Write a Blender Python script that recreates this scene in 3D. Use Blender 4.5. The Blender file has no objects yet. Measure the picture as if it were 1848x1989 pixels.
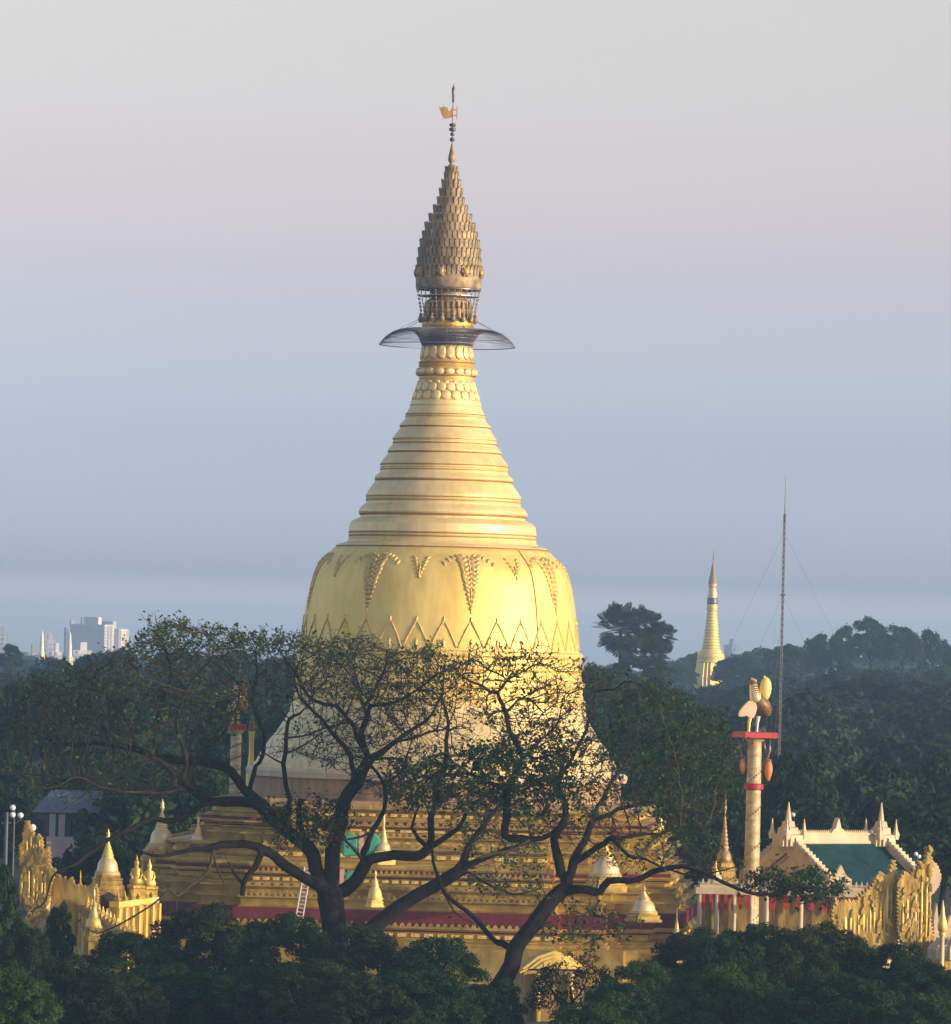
import bpy, math, random
import numpy as np
from mathutils import Vector, Matrix

scene = bpy.context.scene
R = math.radians
PI = math.pi

# ------------------------------------------------------------------ camera
FPX = 12000.0            # focal length in units of the 1848 px wide view
W2, H2 = 924.0, 994.5
cam_d = bpy.data.cameras.new("camera")
cam = bpy.data.objects.new("camera", cam_d)
scene.collection.objects.link(cam)
cam_d.sensor_fit = 'HORIZONTAL'
cam_d.sensor_width = 36.0
cam_d.lens = 36.0 * FPX / 1848.0
cam_d.clip_start = 1.0
cam_d.clip_end = 40000.0
CAMZ = 30.0
ROLL = R(1.4)
cam.matrix_world = (Matrix.Translation((0, 0, CAMZ)) @ Matrix.Rotation(R(90 + 1.363), 4, 'X')
                    @ Matrix.Rotation(ROLL, 4, 'Z'))
scene.camera = cam
CM3 = cam.matrix_world.to_3x3()

# ------------------------------------------------------------------ light
SUN_AZ, SUN_EL = 113.0, 9.0          # azimuth measured from +Y towards +X
world = bpy.data.worlds.new("World")
scene.world = world
world.use_nodes = True
wn = world.node_tree
for n in list(wn.nodes):
    wn.nodes.remove(n)
w_out = wn.nodes.new('ShaderNodeOutputWorld')
w_bg = wn.nodes.new('ShaderNodeBackground')
w_sky = wn.nodes.new('ShaderNodeTexSky')
w_sky.sky_type = 'NISHITA'
w_sky.sun_disc = False
w_sky.sun_elevation = R(SUN_EL)
w_sky.sun_rotation = R(SUN_AZ)
w_sky.air_density = 1.0
w_sky.dust_density = 1.0
w_sky.ozone_density = 2.0
w_tc = wn.nodes.new('ShaderNodeTexCoord')
w_sep = wn.nodes.new('ShaderNodeSeparateXYZ')
w_map = wn.nodes.new('ShaderNodeMapRange')
w_map.inputs[1].default_value = -0.01
w_map.inputs[2].default_value = 0.11
w_ramp = wn.nodes.new('ShaderNodeValToRGB')
w_ramp.color_ramp.interpolation = 'LINEAR'
SKY_TINT = [(0.0, (0.46, 0.419, 0.7)), (0.14, (0.46, 0.419, 0.7)), (0.19, (0.164, 0.168, 0.333)), (0.279, (0.133, 0.146, 0.292)), (0.377, (0.115, 0.123, 0.231)), (0.537, (0.132, 0.114, 0.178)), (0.609, (0.142, 0.111, 0.157)), (0.697, (0.159, 0.114, 0.143)), (0.833, (0.175, 0.124, 0.135)), (0.97, (0.187, 0.13, 0.129))]
el = w_ramp.color_ramp.elements
for i, (p, c) in enumerate(SKY_TINT):
    e = el[i] if i < 2 else el.new(p)
    e.position = p
    e.color = (c[0], c[1], c[2], 1)
w_mul = wn.nodes.new('ShaderNodeVectorMath')
w_mul.operation = 'MULTIPLY'
w_gain = wn.nodes.new('ShaderNodeVectorMath')
w_gain.operation = 'SCALE'
SKY_GAIN = 6.230
w_gain.inputs[3].default_value = SKY_GAIN
wl = wn.links.new
wl(w_tc.outputs['Generated'], w_sep.inputs[0])
wl(w_sep.outputs['Z'], w_map.inputs[0])
wl(w_map.outputs[0], w_ramp.inputs[0])
wl(w_sky.outputs[0], w_mul.inputs[0])
wl(w_ramp.outputs[0], w_gain.inputs[0])
w_nm = wn.nodes.new('ShaderNodeMapping')
w_nm.inputs['Scale'].default_value = (5, 5, 9)
w_nz = wn.nodes.new('ShaderNodeTexNoise')
w_nz.inputs['Scale'].default_value = 1.4
w_nz.inputs['Detail'].default_value = 6
w_nr = wn.nodes.new('ShaderNodeMapRange')
w_nr.inputs[3].default_value = 0.965
w_nr.inputs[4].default_value = 1.035
w_st = wn.nodes.new('ShaderNodeVectorMath')
w_st.operation = 'SCALE'
wl(w_tc.outputs['Generated'], w_nm.inputs[0])
wl(w_nm.outputs[0], w_nz.inputs['Vector'])
wl(w_nz.outputs['Fac'], w_nr.inputs[0])
wl(w_gain.outputs[0], w_st.inputs[0])
wl(w_nr.outputs[0], w_st.inputs[3])
wl(w_st.outputs[0], w_mul.inputs[1])
wl(w_mul.outputs[0], w_bg.inputs[0])
w_bg.inputs[1].default_value = 0.13
wl(w_bg.outputs[0], w_out.inputs[0])

sun_d = bpy.data.lights.new("sun", 'SUN')
sun_d.energy = 2.35
sun_d.angle = R(0.6)
sun_d.color = (1.0, 0.79, 0.50)
sun = bpy.data.objects.new("sun", sun_d)
scene.collection.objects.link(sun)
SUNV = Vector((math.sin(R(SUN_AZ)) * math.cos(R(SUN_EL)), math.cos(R(SUN_AZ)) * math.cos(R(SUN_EL)), math.sin(R(SUN_EL))))
sun.rotation_euler = SUNV.to_track_quat('Z', 'Y').to_euler()

vs = scene.view_settings
vs.view_transform = 'Standard'
vs.look = 'None'
vs.gamma = 1.0
vs.use_curve_mapping = False
vs.exposure = 1.2
scene.cycles.use_denoising = True
scene.cycles.volume_bounces = 1
scene.cycles.max_bounces = 8
scene.cycles.sample_clamp_indirect = 6

# ------------------------------------------------------------------ picture to place
def P(px, py, Y):
    d = CM3 @ Vector(((px - W2) / FPX, -(py - H2) / FPX, -1.0))
    return Vector((0, 0, CAMZ)) + d * (Y / d.y)

def S(Y):
    return Y / FPX

# ------------------------------------------------------------------ mesh helpers
BASE = {}

def link(o):
    scene.collection.objects.link(o)
    return o

class MB:
    """collects vertices and faces"""
    def __init__(self):
        self.v = []
        self.f = []
        self.n = 0

    def add(self, v, f):
        v = np.asarray(v, dtype=np.float64).reshape(-1, 3)
        b = self.n
        self.v.append(v)
        self.f.extend([tuple(i + b for i in q) for q in f])
        self.n += len(v)

    def lathe(self, prof, n=48, c=(0, 0), mod=None, cap=True):
        vs_, fs = [], []
        m = len(prof)
        for (r, z) in prof:
            for k in range(n):
                a = 2 * PI * k / n
                rr = r * (mod(a, z) if mod else 1.0)
                vs_.append((c[0] + rr * math.cos(a), c[1] + rr * math.sin(a), z))
        for i in range(m - 1):
            for k in range(n):
                k2 = (k + 1) % n
                fs.append((i * n + k, i * n + k2, (i + 1) * n + k2, (i + 1) * n + k))
        if cap:
            fs.append(tuple(range(n))[::-1])
            fs.append(tuple((m - 1) * n + k for k in range(n)))
        self.add(vs_, fs)

    def polylathe(self, foot, prof, c=(0, 0), rot=0.0):
        """foot: unit polygon; prof: (half width, z) rings"""
        n = len(foot)
        vs_, fs = [], []
        cr, sr = math.cos(rot), math.sin(rot)
        for (a, z) in prof:
            for (x, y) in foot:
                vs_.append((c[0] + a * (x * cr - y * sr), c[1] + a * (x * sr + y * cr), z))
        for i in range(len(prof) - 1):
            for k in range(n):
                k2 = (k + 1) % n
                fs.append((i * n + k, i * n + k2, (i + 1) * n + k2, (i + 1) * n + k))
        fs.append(tuple(range(n))[::-1])
        fs.append(tuple((len(prof) - 1) * n + k for k in range(n)))
        self.add(vs_, fs)

    def box(self, c, sx, sy, sz, rot=0.0):
        cr, sr = math.cos(rot), math.sin(rot)
        v = []
        for dz in (-sz, sz):
            for dx, dy in ((-sx, -sy), (sx, -sy), (sx, sy), (-sx, sy)):
                v.append((c[0] + dx * cr - dy * sr, c[1] + dx * sr + dy * cr, c[2] + dz))
        self.add(v, [(3, 2, 1, 0), (4, 5, 6, 7), (0, 1, 5, 4), (1, 2, 6, 5), (2, 3, 7, 6), (3, 0, 4, 7)])

    def tube(self, pts, rad, n=6, cap=True):
        pts = [Vector(p) for p in pts]
        if not hasattr(rad, '__len__'):
            rad = [rad] * len(pts)
        vs_, fs = [], []
        u = None
        for i, p in enumerate(pts):
            t = (pts[min(i + 1, len(pts) - 1)] - pts[max(i - 1, 0)])
            if t.length < 1e-9:
                t = Vector((0, 0, 1))
            t.normalize()
            if u is None:
                u = t.orthogonal().normalized()
            else:
                u = u - t * u.dot(t)
                if u.length < 1e-6:
                    u = t.orthogonal()
                u.normalize()
            w = t.cross(u)
            for k in range(n):
                a = 2 * PI * k / n
                vs_.append(p + (u * math.cos(a) + w * math.sin(a)) * rad[i])
        for i in range(len(pts) - 1):
            for k in range(n):
                k2 = (k + 1) % n
                fs.append((i * n + k, i * n + k2, (i + 1) * n + k2, (i + 1) * n + k))
        if cap:
            fs.append(tuple(range(n))[::-1])
            fs.append(tuple((len(pts) - 1) * n + k for k in range(n)))
        self.add([tuple(q) for q in vs_], fs)

    def blob(self, c, ax, n=8, m=5):
        """ellipsoid with axis vectors ax"""
        c = Vector(c)
        X, Y, Z = [Vector(a) for a in ax]
        vs_, fs = [c - Z], []
        for i in range(1, m):
            t = -PI / 2 + PI * i / m
            for k in range(n):
                a = 2 * PI * k / n
                vs_.append(c + X * (math.cos(t) * math.cos(a)) + Y * (math.cos(t) * math.sin(a)) + Z * math.sin(t))
        vs_.append(c + Z)
        last = len(vs_) - 1
        for k in range(n):
            k2 = (k + 1) % n
            fs.append((0, 1 + k2, 1 + k))
            for i in range(m - 2):
                fs.append((1 + i * n + k, 1 + i * n + k2, 1 + (i + 1) * n + k2, 1 + (i + 1) * n + k))
            fs.append((1 + (m - 2) * n + k, 1 + (m - 2) * n + k2, last))
        self.add([tuple(q) for q in vs_], fs)

    def prism(self, outline, o, ux, uy, th):
        """outline in (ux, uy) plane at o, extruded +-th/2 along the normal"""
        o, ux, uy = Vector(o), Vector(ux), Vector(uy)
        nrm = ux.cross(uy).normalized() * (th / 2)
        n = len(outline)
        a = [o + ux * x + uy * y + nrm for x, y in outline]
        b = [o + ux * x + uy * y - nrm for x, y in outline]
        fs = [tuple(range(n)), tuple(range(2 * n - 1, n - 1, -1))]
        for k in range(n):
            k2 = (k + 1) % n
            fs.append((k, n + k, n + k2, k2))
        self.add([tuple(q) for q in a + b], fs)

    def build(self, name, mat, parent=None, smooth=False, autosmooth=None):
        v = np.concatenate(self.v) if self.v else np.zeros((0, 3))
        off = BASE.get(parent.name, Vector((0, 0, 0))) if parent else Vector((0, 0, 0))
        v = v - np.array(off)
        me = bpy.data.meshes.new(name)
        me.from_pydata([tuple(q) for q in v], [], self.f)
        me.materials.append(mat)
        if smooth:
            me.shade_smooth()
        me.update()
        o = bpy.data.objects.new(name, me)
        link(o)
        if autosmooth is not None:
            me.shade_smooth()
            me.set_sharp_from_angle(angle=R(autosmooth))
        if parent:
            o.parent = parent
            BASE[o.name] = off
        else:
            BASE[o.name] = Vector((0, 0, 0))
        return o

def mesh_np(name, v, faces, mat, smooth=False):
    """faces: (M,k) array"""
    me = bpy.data.meshes.new(name)
    v = np.asarray(v, dtype=np.float32)
    faces = np.asarray(faces, dtype=np.int32)
    M, k = faces.shape
    me.vertices.add(len(v))
    me.vertices.foreach_set('co', v.ravel())
    me.loops.add(M * k)
    me.loops.foreach_set('vertex_index', faces.ravel())
    me.polygons.add(M)
    me.polygons.foreach_set('loop_start', np.arange(0, M * k, k, dtype=np.int32))
    me.polygons.foreach_set('loop_total', np.full(M, k, dtype=np.int32))
    me.update(calc_edges=True)
    me.validate()
    if smooth:
        me.shade_smooth()
    me.materials.append(mat)
    return me

def tag(o, label=None, cat=None, group=None, kind=None):
    if label: o['label'] = label
    if cat: o['category'] = cat
    if group: o['group'] = group
    if kind: o['kind'] = kind
    return o

def thing(name, label, cat, loc, group=None):
    o = bpy.data.objects.new(name, None)
    link(o)
    o.location = loc
    o.empty_display_size = 1
    BASE[o.name] = Vector(loc)
    return tag(o, label, cat, group)

# ------------------------------------------------------------------ materials
def mat(name, col, rough=0.6, metal=0.0, var=0.0, scale=1.0, col2=None, bump=0.0, bscale=None, spec=0.4, detail=5.0,
        island=0.0, rvar=0.0, stretch=None, streak=0.0):
    m = bpy.data.materials.new(name)
    m.use_nodes = True
    nt = m.node_tree
    b = nt.nodes['Principled BSDF']
    b.inputs['Roughness'].default_value = rough
    b.inputs['Metallic'].default_value = metal
    b.inputs['Specular IOR Level'].default_value = spec
    b.inputs['Base Color'].default_value = (*col, 1)
    L = nt.links.new
    tc = nt.nodes.new('ShaderNodeTexCoord')
    src = tc.outputs['Object']
    if stretch:
        mp = nt.nodes.new('ShaderNodeMapping')
        mp.inputs['Scale'].default_value = stretch
        L(src, mp.inputs[0])
        src = mp.outputs[0]
    if col2 is not None:
        nz = nt.nodes.new('ShaderNodeTexNoise')
        nz.inputs['Scale'].default_value = scale
        nz.inputs['Detail'].default_value = detail
        L(src, nz.inputs['Vector'])
        rp = nt.nodes.new('ShaderNodeValToRGB')
        rp.color_ramp.elements[0].position = 0.35
        rp.color_ramp.elements[1].position = 0.68
        rp.color_ramp.elements[0].color = (*col, 1)
        rp.color_ramp.elements[1].color = (*col2, 1)
        L(nz.outputs['Fac'], rp.inputs[0])
        out = rp.outputs[0]
        if island:
            geo = nt.nodes.new('ShaderNodeNewGeometry')
            hsv = nt.nodes.new('ShaderNodeHueSaturation')
            mr = nt.nodes.new('ShaderNodeMapRange')
            mr.inputs[3].default_value = 1 - island
            mr.inputs[4].default_value = 1 + island
            L(geo.outputs['Random Per Island'], mr.inputs[0])
            L(mr.outputs[0], hsv.inputs['Value'])
            L(out, hsv.inputs['Color'])
            out = hsv.outputs[0]
        if streak:          # rain streaks and worn patches running down the wall
            mp2 = nt.nodes.new('ShaderNodeMapping')
            mp2.inputs['Scale'].default_value = (1.5, 1.5, 0.10)
            L(tc.outputs['Object'], mp2.inputs[0])
            ns = nt.nodes.new('ShaderNodeTexNoise')
            ns.inputs['Scale'].default_value = 1.0
            ns.inputs['Detail'].default_value = 6
            L(mp2.outputs[0], ns.inputs['Vector'])
            ms = nt.nodes.new('ShaderNodeMapRange')
            ms.inputs[1].default_value = 0.35
            ms.inputs[2].default_value = 0.65
            ms.inputs[3].default_value = 1 - streak
            ms.inputs[4].default_value = 1.03
            L(ns.outputs['Fac'], ms.inputs[0])
            hs = nt.nodes.new('ShaderNodeHueSaturation')
            L(ms.outputs[0], hs.inputs['Value'])
            L(out, hs.inputs['Color'])
            out = hs.outputs[0]
        L(out, b.inputs['Base Color'])
        if rvar:
            mr2 = nt.nodes.new('ShaderNodeMapRange')
            mr2.inputs[1].default_value = 0.3
            mr2.inputs[2].default_value = 0.7
            mr2.inputs[3].default_value = rough - rvar
            mr2.inputs[4].default_value = rough + rvar
            L(nz.outputs['Fac'], mr2.inputs[0])
            L(mr2.outputs[0], b.inputs['Roughness'])
    if bump:
        nb = nt.nodes.new('ShaderNodeTexNoise')
        nb.inputs['Scale'].default_value = bscale or scale * 4
        nb.inputs['Detail'].default_value = 4
        L(src, nb.inputs['Vector'])
        bp = nt.nodes.new('ShaderNodeBump')
        bp.inputs['Strength'].default_value = bump
        bp.inputs['Distance'].default_value = 0.1
        L(nb.outputs['Fac'], bp.inputs['Height'])
        L(bp.outputs[0], b.inputs['Normal'])
    return m

GOLD = mat('gold_leaf', (0.84, 0.65, 0.17), 0.55, 0.45, col2=(0.94, 0.78, 0.27), scale=0.5, bump=0.2, bscale=1.2, rvar=0.09, detail=9, stretch=(1, 1, 0.4), streak=0.10)
GOLDREL = mat('gold_relief', (0.56, 0.40, 0.13), 0.5, 0.45, col2=(0.72, 0.54, 0.20), scale=1.5)
GOLDMOT = mat('gold_mottled', (0.24, 0.165, 0.04), 0.5, 0.5, col2=(0.66, 0.48, 0.13), scale=0.9, bump=0.5, bscale=2.5, stretch=(1.6, 1.6, 0.5))
GOLDPALE = mat('gold_paint', (0.82, 0.66, 0.28), 0.5, 0.35, col2=(0.88, 0.74, 0.37), scale=0.4, bump=0.15, bscale=1.2, rvar=0.06, streak=0.10)
GOLDDEEP = mat('gold_deep', (0.38, 0.28, 0.06), 0.48, 0.6, col2=(0.66, 0.50, 0.14), scale=0.7, bump=0.5, bscale=3, rvar=0.08)
GOLDOLD = mat('gold_weathered', (0.28, 0.20, 0.085), 0.55, 0.4, col2=(0.50, 0.37, 0.16), scale=0.9, bump=0.5, bscale=3)
HTI = mat('umbrella_gilt', (0.19, 0.158, 0.10), 0.6, 0.25, col2=(0.40, 0.34, 0.215), scale=1.4, bump=0.4, bscale=4)
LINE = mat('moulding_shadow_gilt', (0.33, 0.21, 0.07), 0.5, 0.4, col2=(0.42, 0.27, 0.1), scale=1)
CREAM = mat('cream_plaster', (0.66, 0.57, 0.38), 0.6, 0.0, col2=(0.50, 0.41, 0.26), scale=0.6, bump=0.2, bscale=2)
IVORY = mat('cream_gilt_skirt', (0.80, 0.64, 0.27), 0.5, 0.3, col2=(0.86, 0.74, 0.37), streak=0.2, scale=0.5, bump=0.1, bscale=1.5)
TAN = mat('tan_plaster', (0.42, 0.29, 0.15), 0.7, 0.0, col2=(0.34, 0.23, 0.12), streak=0.3, scale=0.5, bump=0.2, bscale=1.5, stretch=(1, 1, 0.4))
MAROON = mat('maroon_paint', (0.19, 0.022, 0.04), 0.6, col2=(0.12, 0.016, 0.03), scale=1, streak=0.3)
RED = mat('red_paint', (0.42, 0.018, 0.025), 0.5, col2=(0.34, 0.015, 0.025), scale=1)
ORANGE = mat('orange_lacquer', (0.70, 0.20, 0.04), 0.45, col2=(0.6, 0.28, 0.06), scale=2)
DARKMETAL = mat('dark_metal', (0.10, 0.095, 0.11), 0.4, 0.6, col2=(0.16, 0.15, 0.16), scale=3)
WIRE = mat('steel_wire', (0.17, 0.18, 0.23), 0.5, 0.3)
SILVER = mat('silver_chain', (0.42, 0.40, 0.42), 0.4, 0.5)
PALEMETAL = mat('pale_painted_metal', (0.62, 0.60, 0.58), 0.4, 0.1)
MASTM = mat('mast_steel', (0.12, 0.13, 0.15), 0.6, 0.1)
GREENROOF = mat('teal_roof', (0.008, 0.042, 0.050), 0.9, col2=(0.017, 0.066, 0.072), scale=0.8, bump=0.3, bscale=8, spec=0.1)
BLUEROOF = mat('slate_blue_roof', (0.10, 0.14, 0.18), 0.6, col2=(0.13, 0.17, 0.20), scale=0.5)
HOUSEDARK = mat('dark_wall', (0.05, 0.06, 0.075), 0.7, col2=(0.07, 0.08, 0.09), scale=0.5)
HOUSEPALE = mat('pale_wall', (0.45, 0.42, 0.38), 0.7, col2=(0.36, 0.34, 0.31), scale=0.5)
JADE = mat('jade_paint', (0.05, 0.36, 0.22), 0.45, col2=(0.04, 0.30, 0.19), scale=1)
PINK = mat('pink_plaster', (0.52, 0.34, 0.32), 0.7, col2=(0.46, 0.30, 0.29), scale=1)
GLOBE = mat('white_glass_globe', (0.85, 0.88, 0.9), 0.25)
NICHE = mat('niche_shadow_paint', (0.03, 0.015, 0.02), 0.7)  # near-black, niche shade painted on flat plates; house windows use it too
WHITEGOLD = mat('white_gold', (0.78, 0.64, 0.34), 0.42, 0.4, col2=(0.72, 0.56, 0.26), scale=0.8, bump=0.1, bscale=2)
CITYW = mat('city_white', (0.86, 0.83, 0.77), 0.7, col2=(0.80, 0.76, 0.70), scale=0.05)
CITYG = mat('city_grey', (0.50, 0.54, 0.60), 0.7, col2=(0.58, 0.61, 0.66), scale=0.05)
CITYB = mat('city_blue_glass', (0.30, 0.36, 0.45), 0.4, col2=(0.38, 0.44, 0.52), scale=0.05)
BARK = mat('bark', (0.008, 0.007, 0.0065), 0.95, col2=(0.022, 0.019, 0.017), scale=1.6, bump=0.6, bscale=4, spec=0.2)
TWIG = mat('twig_bark', (0.040, 0.036, 0.027), 0.95, col2=(0.065, 0.055, 0.040), scale=0.8, spec=0.2)

def leafmat(name, c1, c2, scale=0.5, island=0.45, trans=0.25):
    m = mat(name, c1, 0.6, col2=c2, scale=scale, island=island, spec=0.1)
    nt = m.node_tree
    b = nt.nodes['Principled BSDF']
    src = b.inputs['Base Color'].links[0].from_socket
    tr = nt.nodes.new('ShaderNodeBsdfTranslucent')
    mx = nt.nodes.new('ShaderNodeMixShader')
    mx.inputs[0].default_value = trans
    nt.links.new(src, tr.inputs[0])
    nt.links.new(b.outputs[0], mx.inputs[1])
    nt.links.new(tr.outputs[0], mx.inputs[2])
    nt.links.new(mx.outputs[0], nt.nodes['Material Output'].inputs[0])
    return m

LEAF_DARK = leafmat('foliage_dark', (0.010, 0.036, 0.012), (0.028, 0.070, 0.018))
LEAF_MID = leafmat('foliage_mid', (0.020, 0.062, 0.014), (0.048, 0.110, 0.022))
LEAF_OLIVE = leafmat('foliage_olive', (0.035, 0.048, 0.016), (0.070, 0.085, 0.026))
LEAF_OLIVE_DARK = leafmat('foliage_olive_dark', (0.016, 0.034, 0.012), (0.042, 0.066, 0.018))  # darker olive leaf colour, a variant for some near crowns
LEAF_FAR = leafmat('foliage_far', (0.010, 0.036, 0.016), (0.040, 0.076, 0.024), scale=0.14, island=0.35)
LEAF_BROWN = leafmat('foliage_yellow_green', (0.040, 0.085, 0.020), (0.075, 0.130, 0.032))
LEAF_PALM = leafmat('foliage_palm', (0.016, 0.034, 0.020), (0.030, 0.052, 0.026), island=0.3)

# ------------------------------------------------------------------ ground
def gh(x, y):
    t = min(max((y - 690) / 500.0, 0), 1)
    h = 9.0 * t * t * (3 - 2 * t)
    u = min(max((x - 40) / 120.0, 0), 1)
    v = min(max((y - 950) / 900.0, 0), 1) * min(max((4200 - y) / 1200.0, 0), 1)
    return h + 18.0 * (u * u * (3 - 2 * u)) * (v * v * (3 - 2 * v))

GROUND = mat('ground_soil', (0.035, 0.045, 0.020), 0.95, col2=(0.075, 0.065, 0.04), scale=0.08, bump=0.4, bscale=0.6)
ys = [-60, 150, 300, 420, 520, 600, 690] + list(range(720, 1250, 40)) + list(range(1300, 4300, 120)) + [4600, 5200, 6000, 7500, 9000, 12000, 16000]
xs = [-5000, -2500, -1200, -600, -300, -150] + list(range(-90, 440, 20)) + [500, 650, 900, 1400, 2600, 5000]
gv = [(x, y, gh(x, y)) for y in ys for x in xs]
nx = len(xs)
gf = [(j * nx + i, j * nx + i + 1, (j + 1) * nx + i + 1, (j + 1) * nx + i) for j in range(len(ys) - 1) for i in range(nx - 1)]
g = MB(); g.add(gv, gf)
tag(g.build('ground', GROUND, smooth=True), kind='structure')

# ------------------------------------------------------------------ great stupa
SY = 600.0
SX0 = P(856, 1200, SY).x
TR = math.tan(ROLL)

def sz(py, dY=0.0):
    """height of picture row py on the stupa's axis (dY nearer: front face)"""
    return P(856 + (1200 - py) * TR, py, SY + dY).z

SC = (SX0, SY)
U = S(SY)
base_z = 0.0
stupa = thing('golden_stupa', 'huge golden bell-shaped stupa with ringed cone and spired umbrella, tallest in view', 'stupa', (SX0, SY, base_z))

def prof(lst, ox, oy, k, dx0=576.3):
    return [(h * k * U, sz(oy + y * k)) for (y, h) in lst]

# bell
bell_rows = [(1066, 205), (1070, 212), (1073, 214), (1082, 223), (1092, 233), (1105, 243), (1120, 249), (1140, 254.5), (1174, 261), (1208, 265), (1242, 268.5), (1262, 271)]
bell_p = [(h * U, sz(y)) for y, h in bell_rows][::-1]
m = MB(); m.lathe(bell_p, 128, SC); bell = m.build('bell', GOLD, stupa, autosmooth=50)

def bell_r(z):
    zs = [q[1] for q in bell_p]; rs = [q[0] for q in bell_p]
    return float(np.interp(z, zs, rs))

def surf(th, z, out=0.0, rf=bell_r):
    """th=0 faces the camera, positive to the right"""
    r = rf(z) + out
    return Vector((SX0 + r * math.sin(th), SY - r * math.cos(th), z))

def relief(mb, th, z, w, h, tilt, d=0.09, rf=bell_r):
    c = surf(th, z, 0.0, rf)
    out = Vector((math.sin(th), -math.cos(th), 0))
    side = Vector((math.cos(th), math.sin(th), 0))
    dz = 0.3
    up = (surf(th, z + dz, 0, rf) - surf(th, z - dz, 0, rf)).normalized()
    nrm = side.cross(up).normalized()
    if nrm.dot(out) < 0: nrm = -nrm
    a = side * math.cos(tilt) + up * math.sin(tilt)
    b = -side * math.sin(tilt) + up * math.cos(tilt)
    mb.blob(c, (a * w, b * h, nrm * d), 8, 4)

rnd = random.Random(5)
for k in range(8):
    th = R(13 + 45 * k)
    mb = MB()
    z0, z1 = sz(1086), sz(1183)
    for i in range(12):
        t = i / 11.0
        z = z0 + (z1 - z0) * t
        half = 25 * U * (1 - t) ** 0.85
        rr = bell_r(z)
        for s in (-1, 1):
            relief(mb, th + s * half * 0.72 / rr, z, rnd.uniform(.46, .62) * (1 - t * 0.55), rnd.uniform(.24, .33) * (1 - t * 0.4), s * (0.9 - 0.2 * t) + rnd.uniform(-.25, .25), 0.13)
            if t < 0.6:
                relief(mb, th + s * half * 0.32 / rr, z - 0.15, rnd.uniform(.34, .46), 0.24, -s * 0.7, 0.12)
        if i < 10:
            relief(mb, th, z, 0.13, 0.26, 0, 0.17)
    for s in (-1, 1):       # scrolls spreading at the top
        for q in range(5):
            zz = z0 + 0.2 - 0.05 * q * q
            relief(mb, th + s * (12 + 9 * q) * U / bell_r(zz), zz, 0.34, 0.15, s * (0.5 + 0.15 * q), 0.13)
    relief(mb, th, z1 - 0.15, 0.07, 0.45, 0, 0.1)
    mb.build('hanging_leaf_ornament', GOLDREL, bell, smooth=True)
    th2 = th + R(22.5)
    mb = MB()
    for i in range(6):
        t = i / 5.0
        z = sz(1088 + 36 * t)
        half = 18 * U * (1 - t)
        for s in (-1, 1):
            relief(mb, th2 + s * half * 0.7 / bell_r(z), z, 0.32 * (1 - 0.4 * t), 0.15, s * 0.8, 0.13)
    relief(mb, th2, sz(1112), 0.10, 0.75, 0, 0.14)
    mb.build('short_leaf_ornament', GOLDREL, bell, smooth=True)

for k in range(32):                     # ogive petals round the foot of the bell
    th = R(13 + 11.25 * k)
    mb = MB()
    zt, zb = sz(1208), sz(1258)
    for s in (-1, 1):
        pts = []
        for i in range(11):
            t = i / 10.0
            half = 25 * U * (t ** 0.85)
            z = zt + (zb - zt) * t
            pts.append(surf(th + s * half / bell_r(z), z, 0.02))
        mb.tube(pts, [rnd.uniform(.05, .12) for _ in pts], 6)
    relief(mb, th, sz(1205), 0.09, 0.34, 0, 0.12)
    relief(mb, th, sz(1250), 0.16, 0.5, 0, 0.10)
    mb.build('foot_petal', GOLDREL, bell, smooth=True)

m = MB()                       # cable running down the bell
m.tube([surf(R(44.5), zq, .05) for zq in [sz(1068 + 8 * i) for i in range(24)]], .045, 5)
m.build('lightning_cable', LINE, stupa)

# lower bell: mouldings and flaring skirt
low_rows = [(1262, 274), (1266, 279), (1272, 280), (1277, 276), (1284, 276), (1290, 281), (1297, 282), (1302, 276), (1316, 277), (1322, 283), (1330, 284), (1335, 279),
            (1352, 281), (1358, 286), (1364, 286), (1368, 283)]
m = MB(); m.lathe([(h * U, sz(y)) for y, h in low_rows][::-1], 128, SC)
m.build('bell_foot_moulding', GOLD, stupa, autosmooth=35)
skirt_rows = [(1366, 285), (1385, 288), (1405, 298), (1425, 312), (1445, 327), (1465, 341), (1480, 349), (1486, 352), (1489, 357), (1500, 357)]
m = MB(); m.lathe([(h * U, sz(y)) for y, h in skirt_rows][::-1], 128, SC)
m.build('flared_skirt', IVORY, stupa, autosmooth=35)
z_rim = sz(1497)
m = MB(); m.lathe([(352 * U, z_rim - .85), (369 * U, z_rim - .75), (371 * U, z_rim - .2), (366 * U, z_rim + .05), (350 * U, z_rim + .1)], 128, SC)
m.build('white_rim', CREAM, stupa, autosmooth=35)
m = MB(); m.lathe([(362 * U, sz(1575)), (362 * U, sz(1555)), (358 * U, sz(1553)), (358 * U, sz(1512))], 96, SC)
m.build('drum', TAN, stupa, autosmooth=35)

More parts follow.
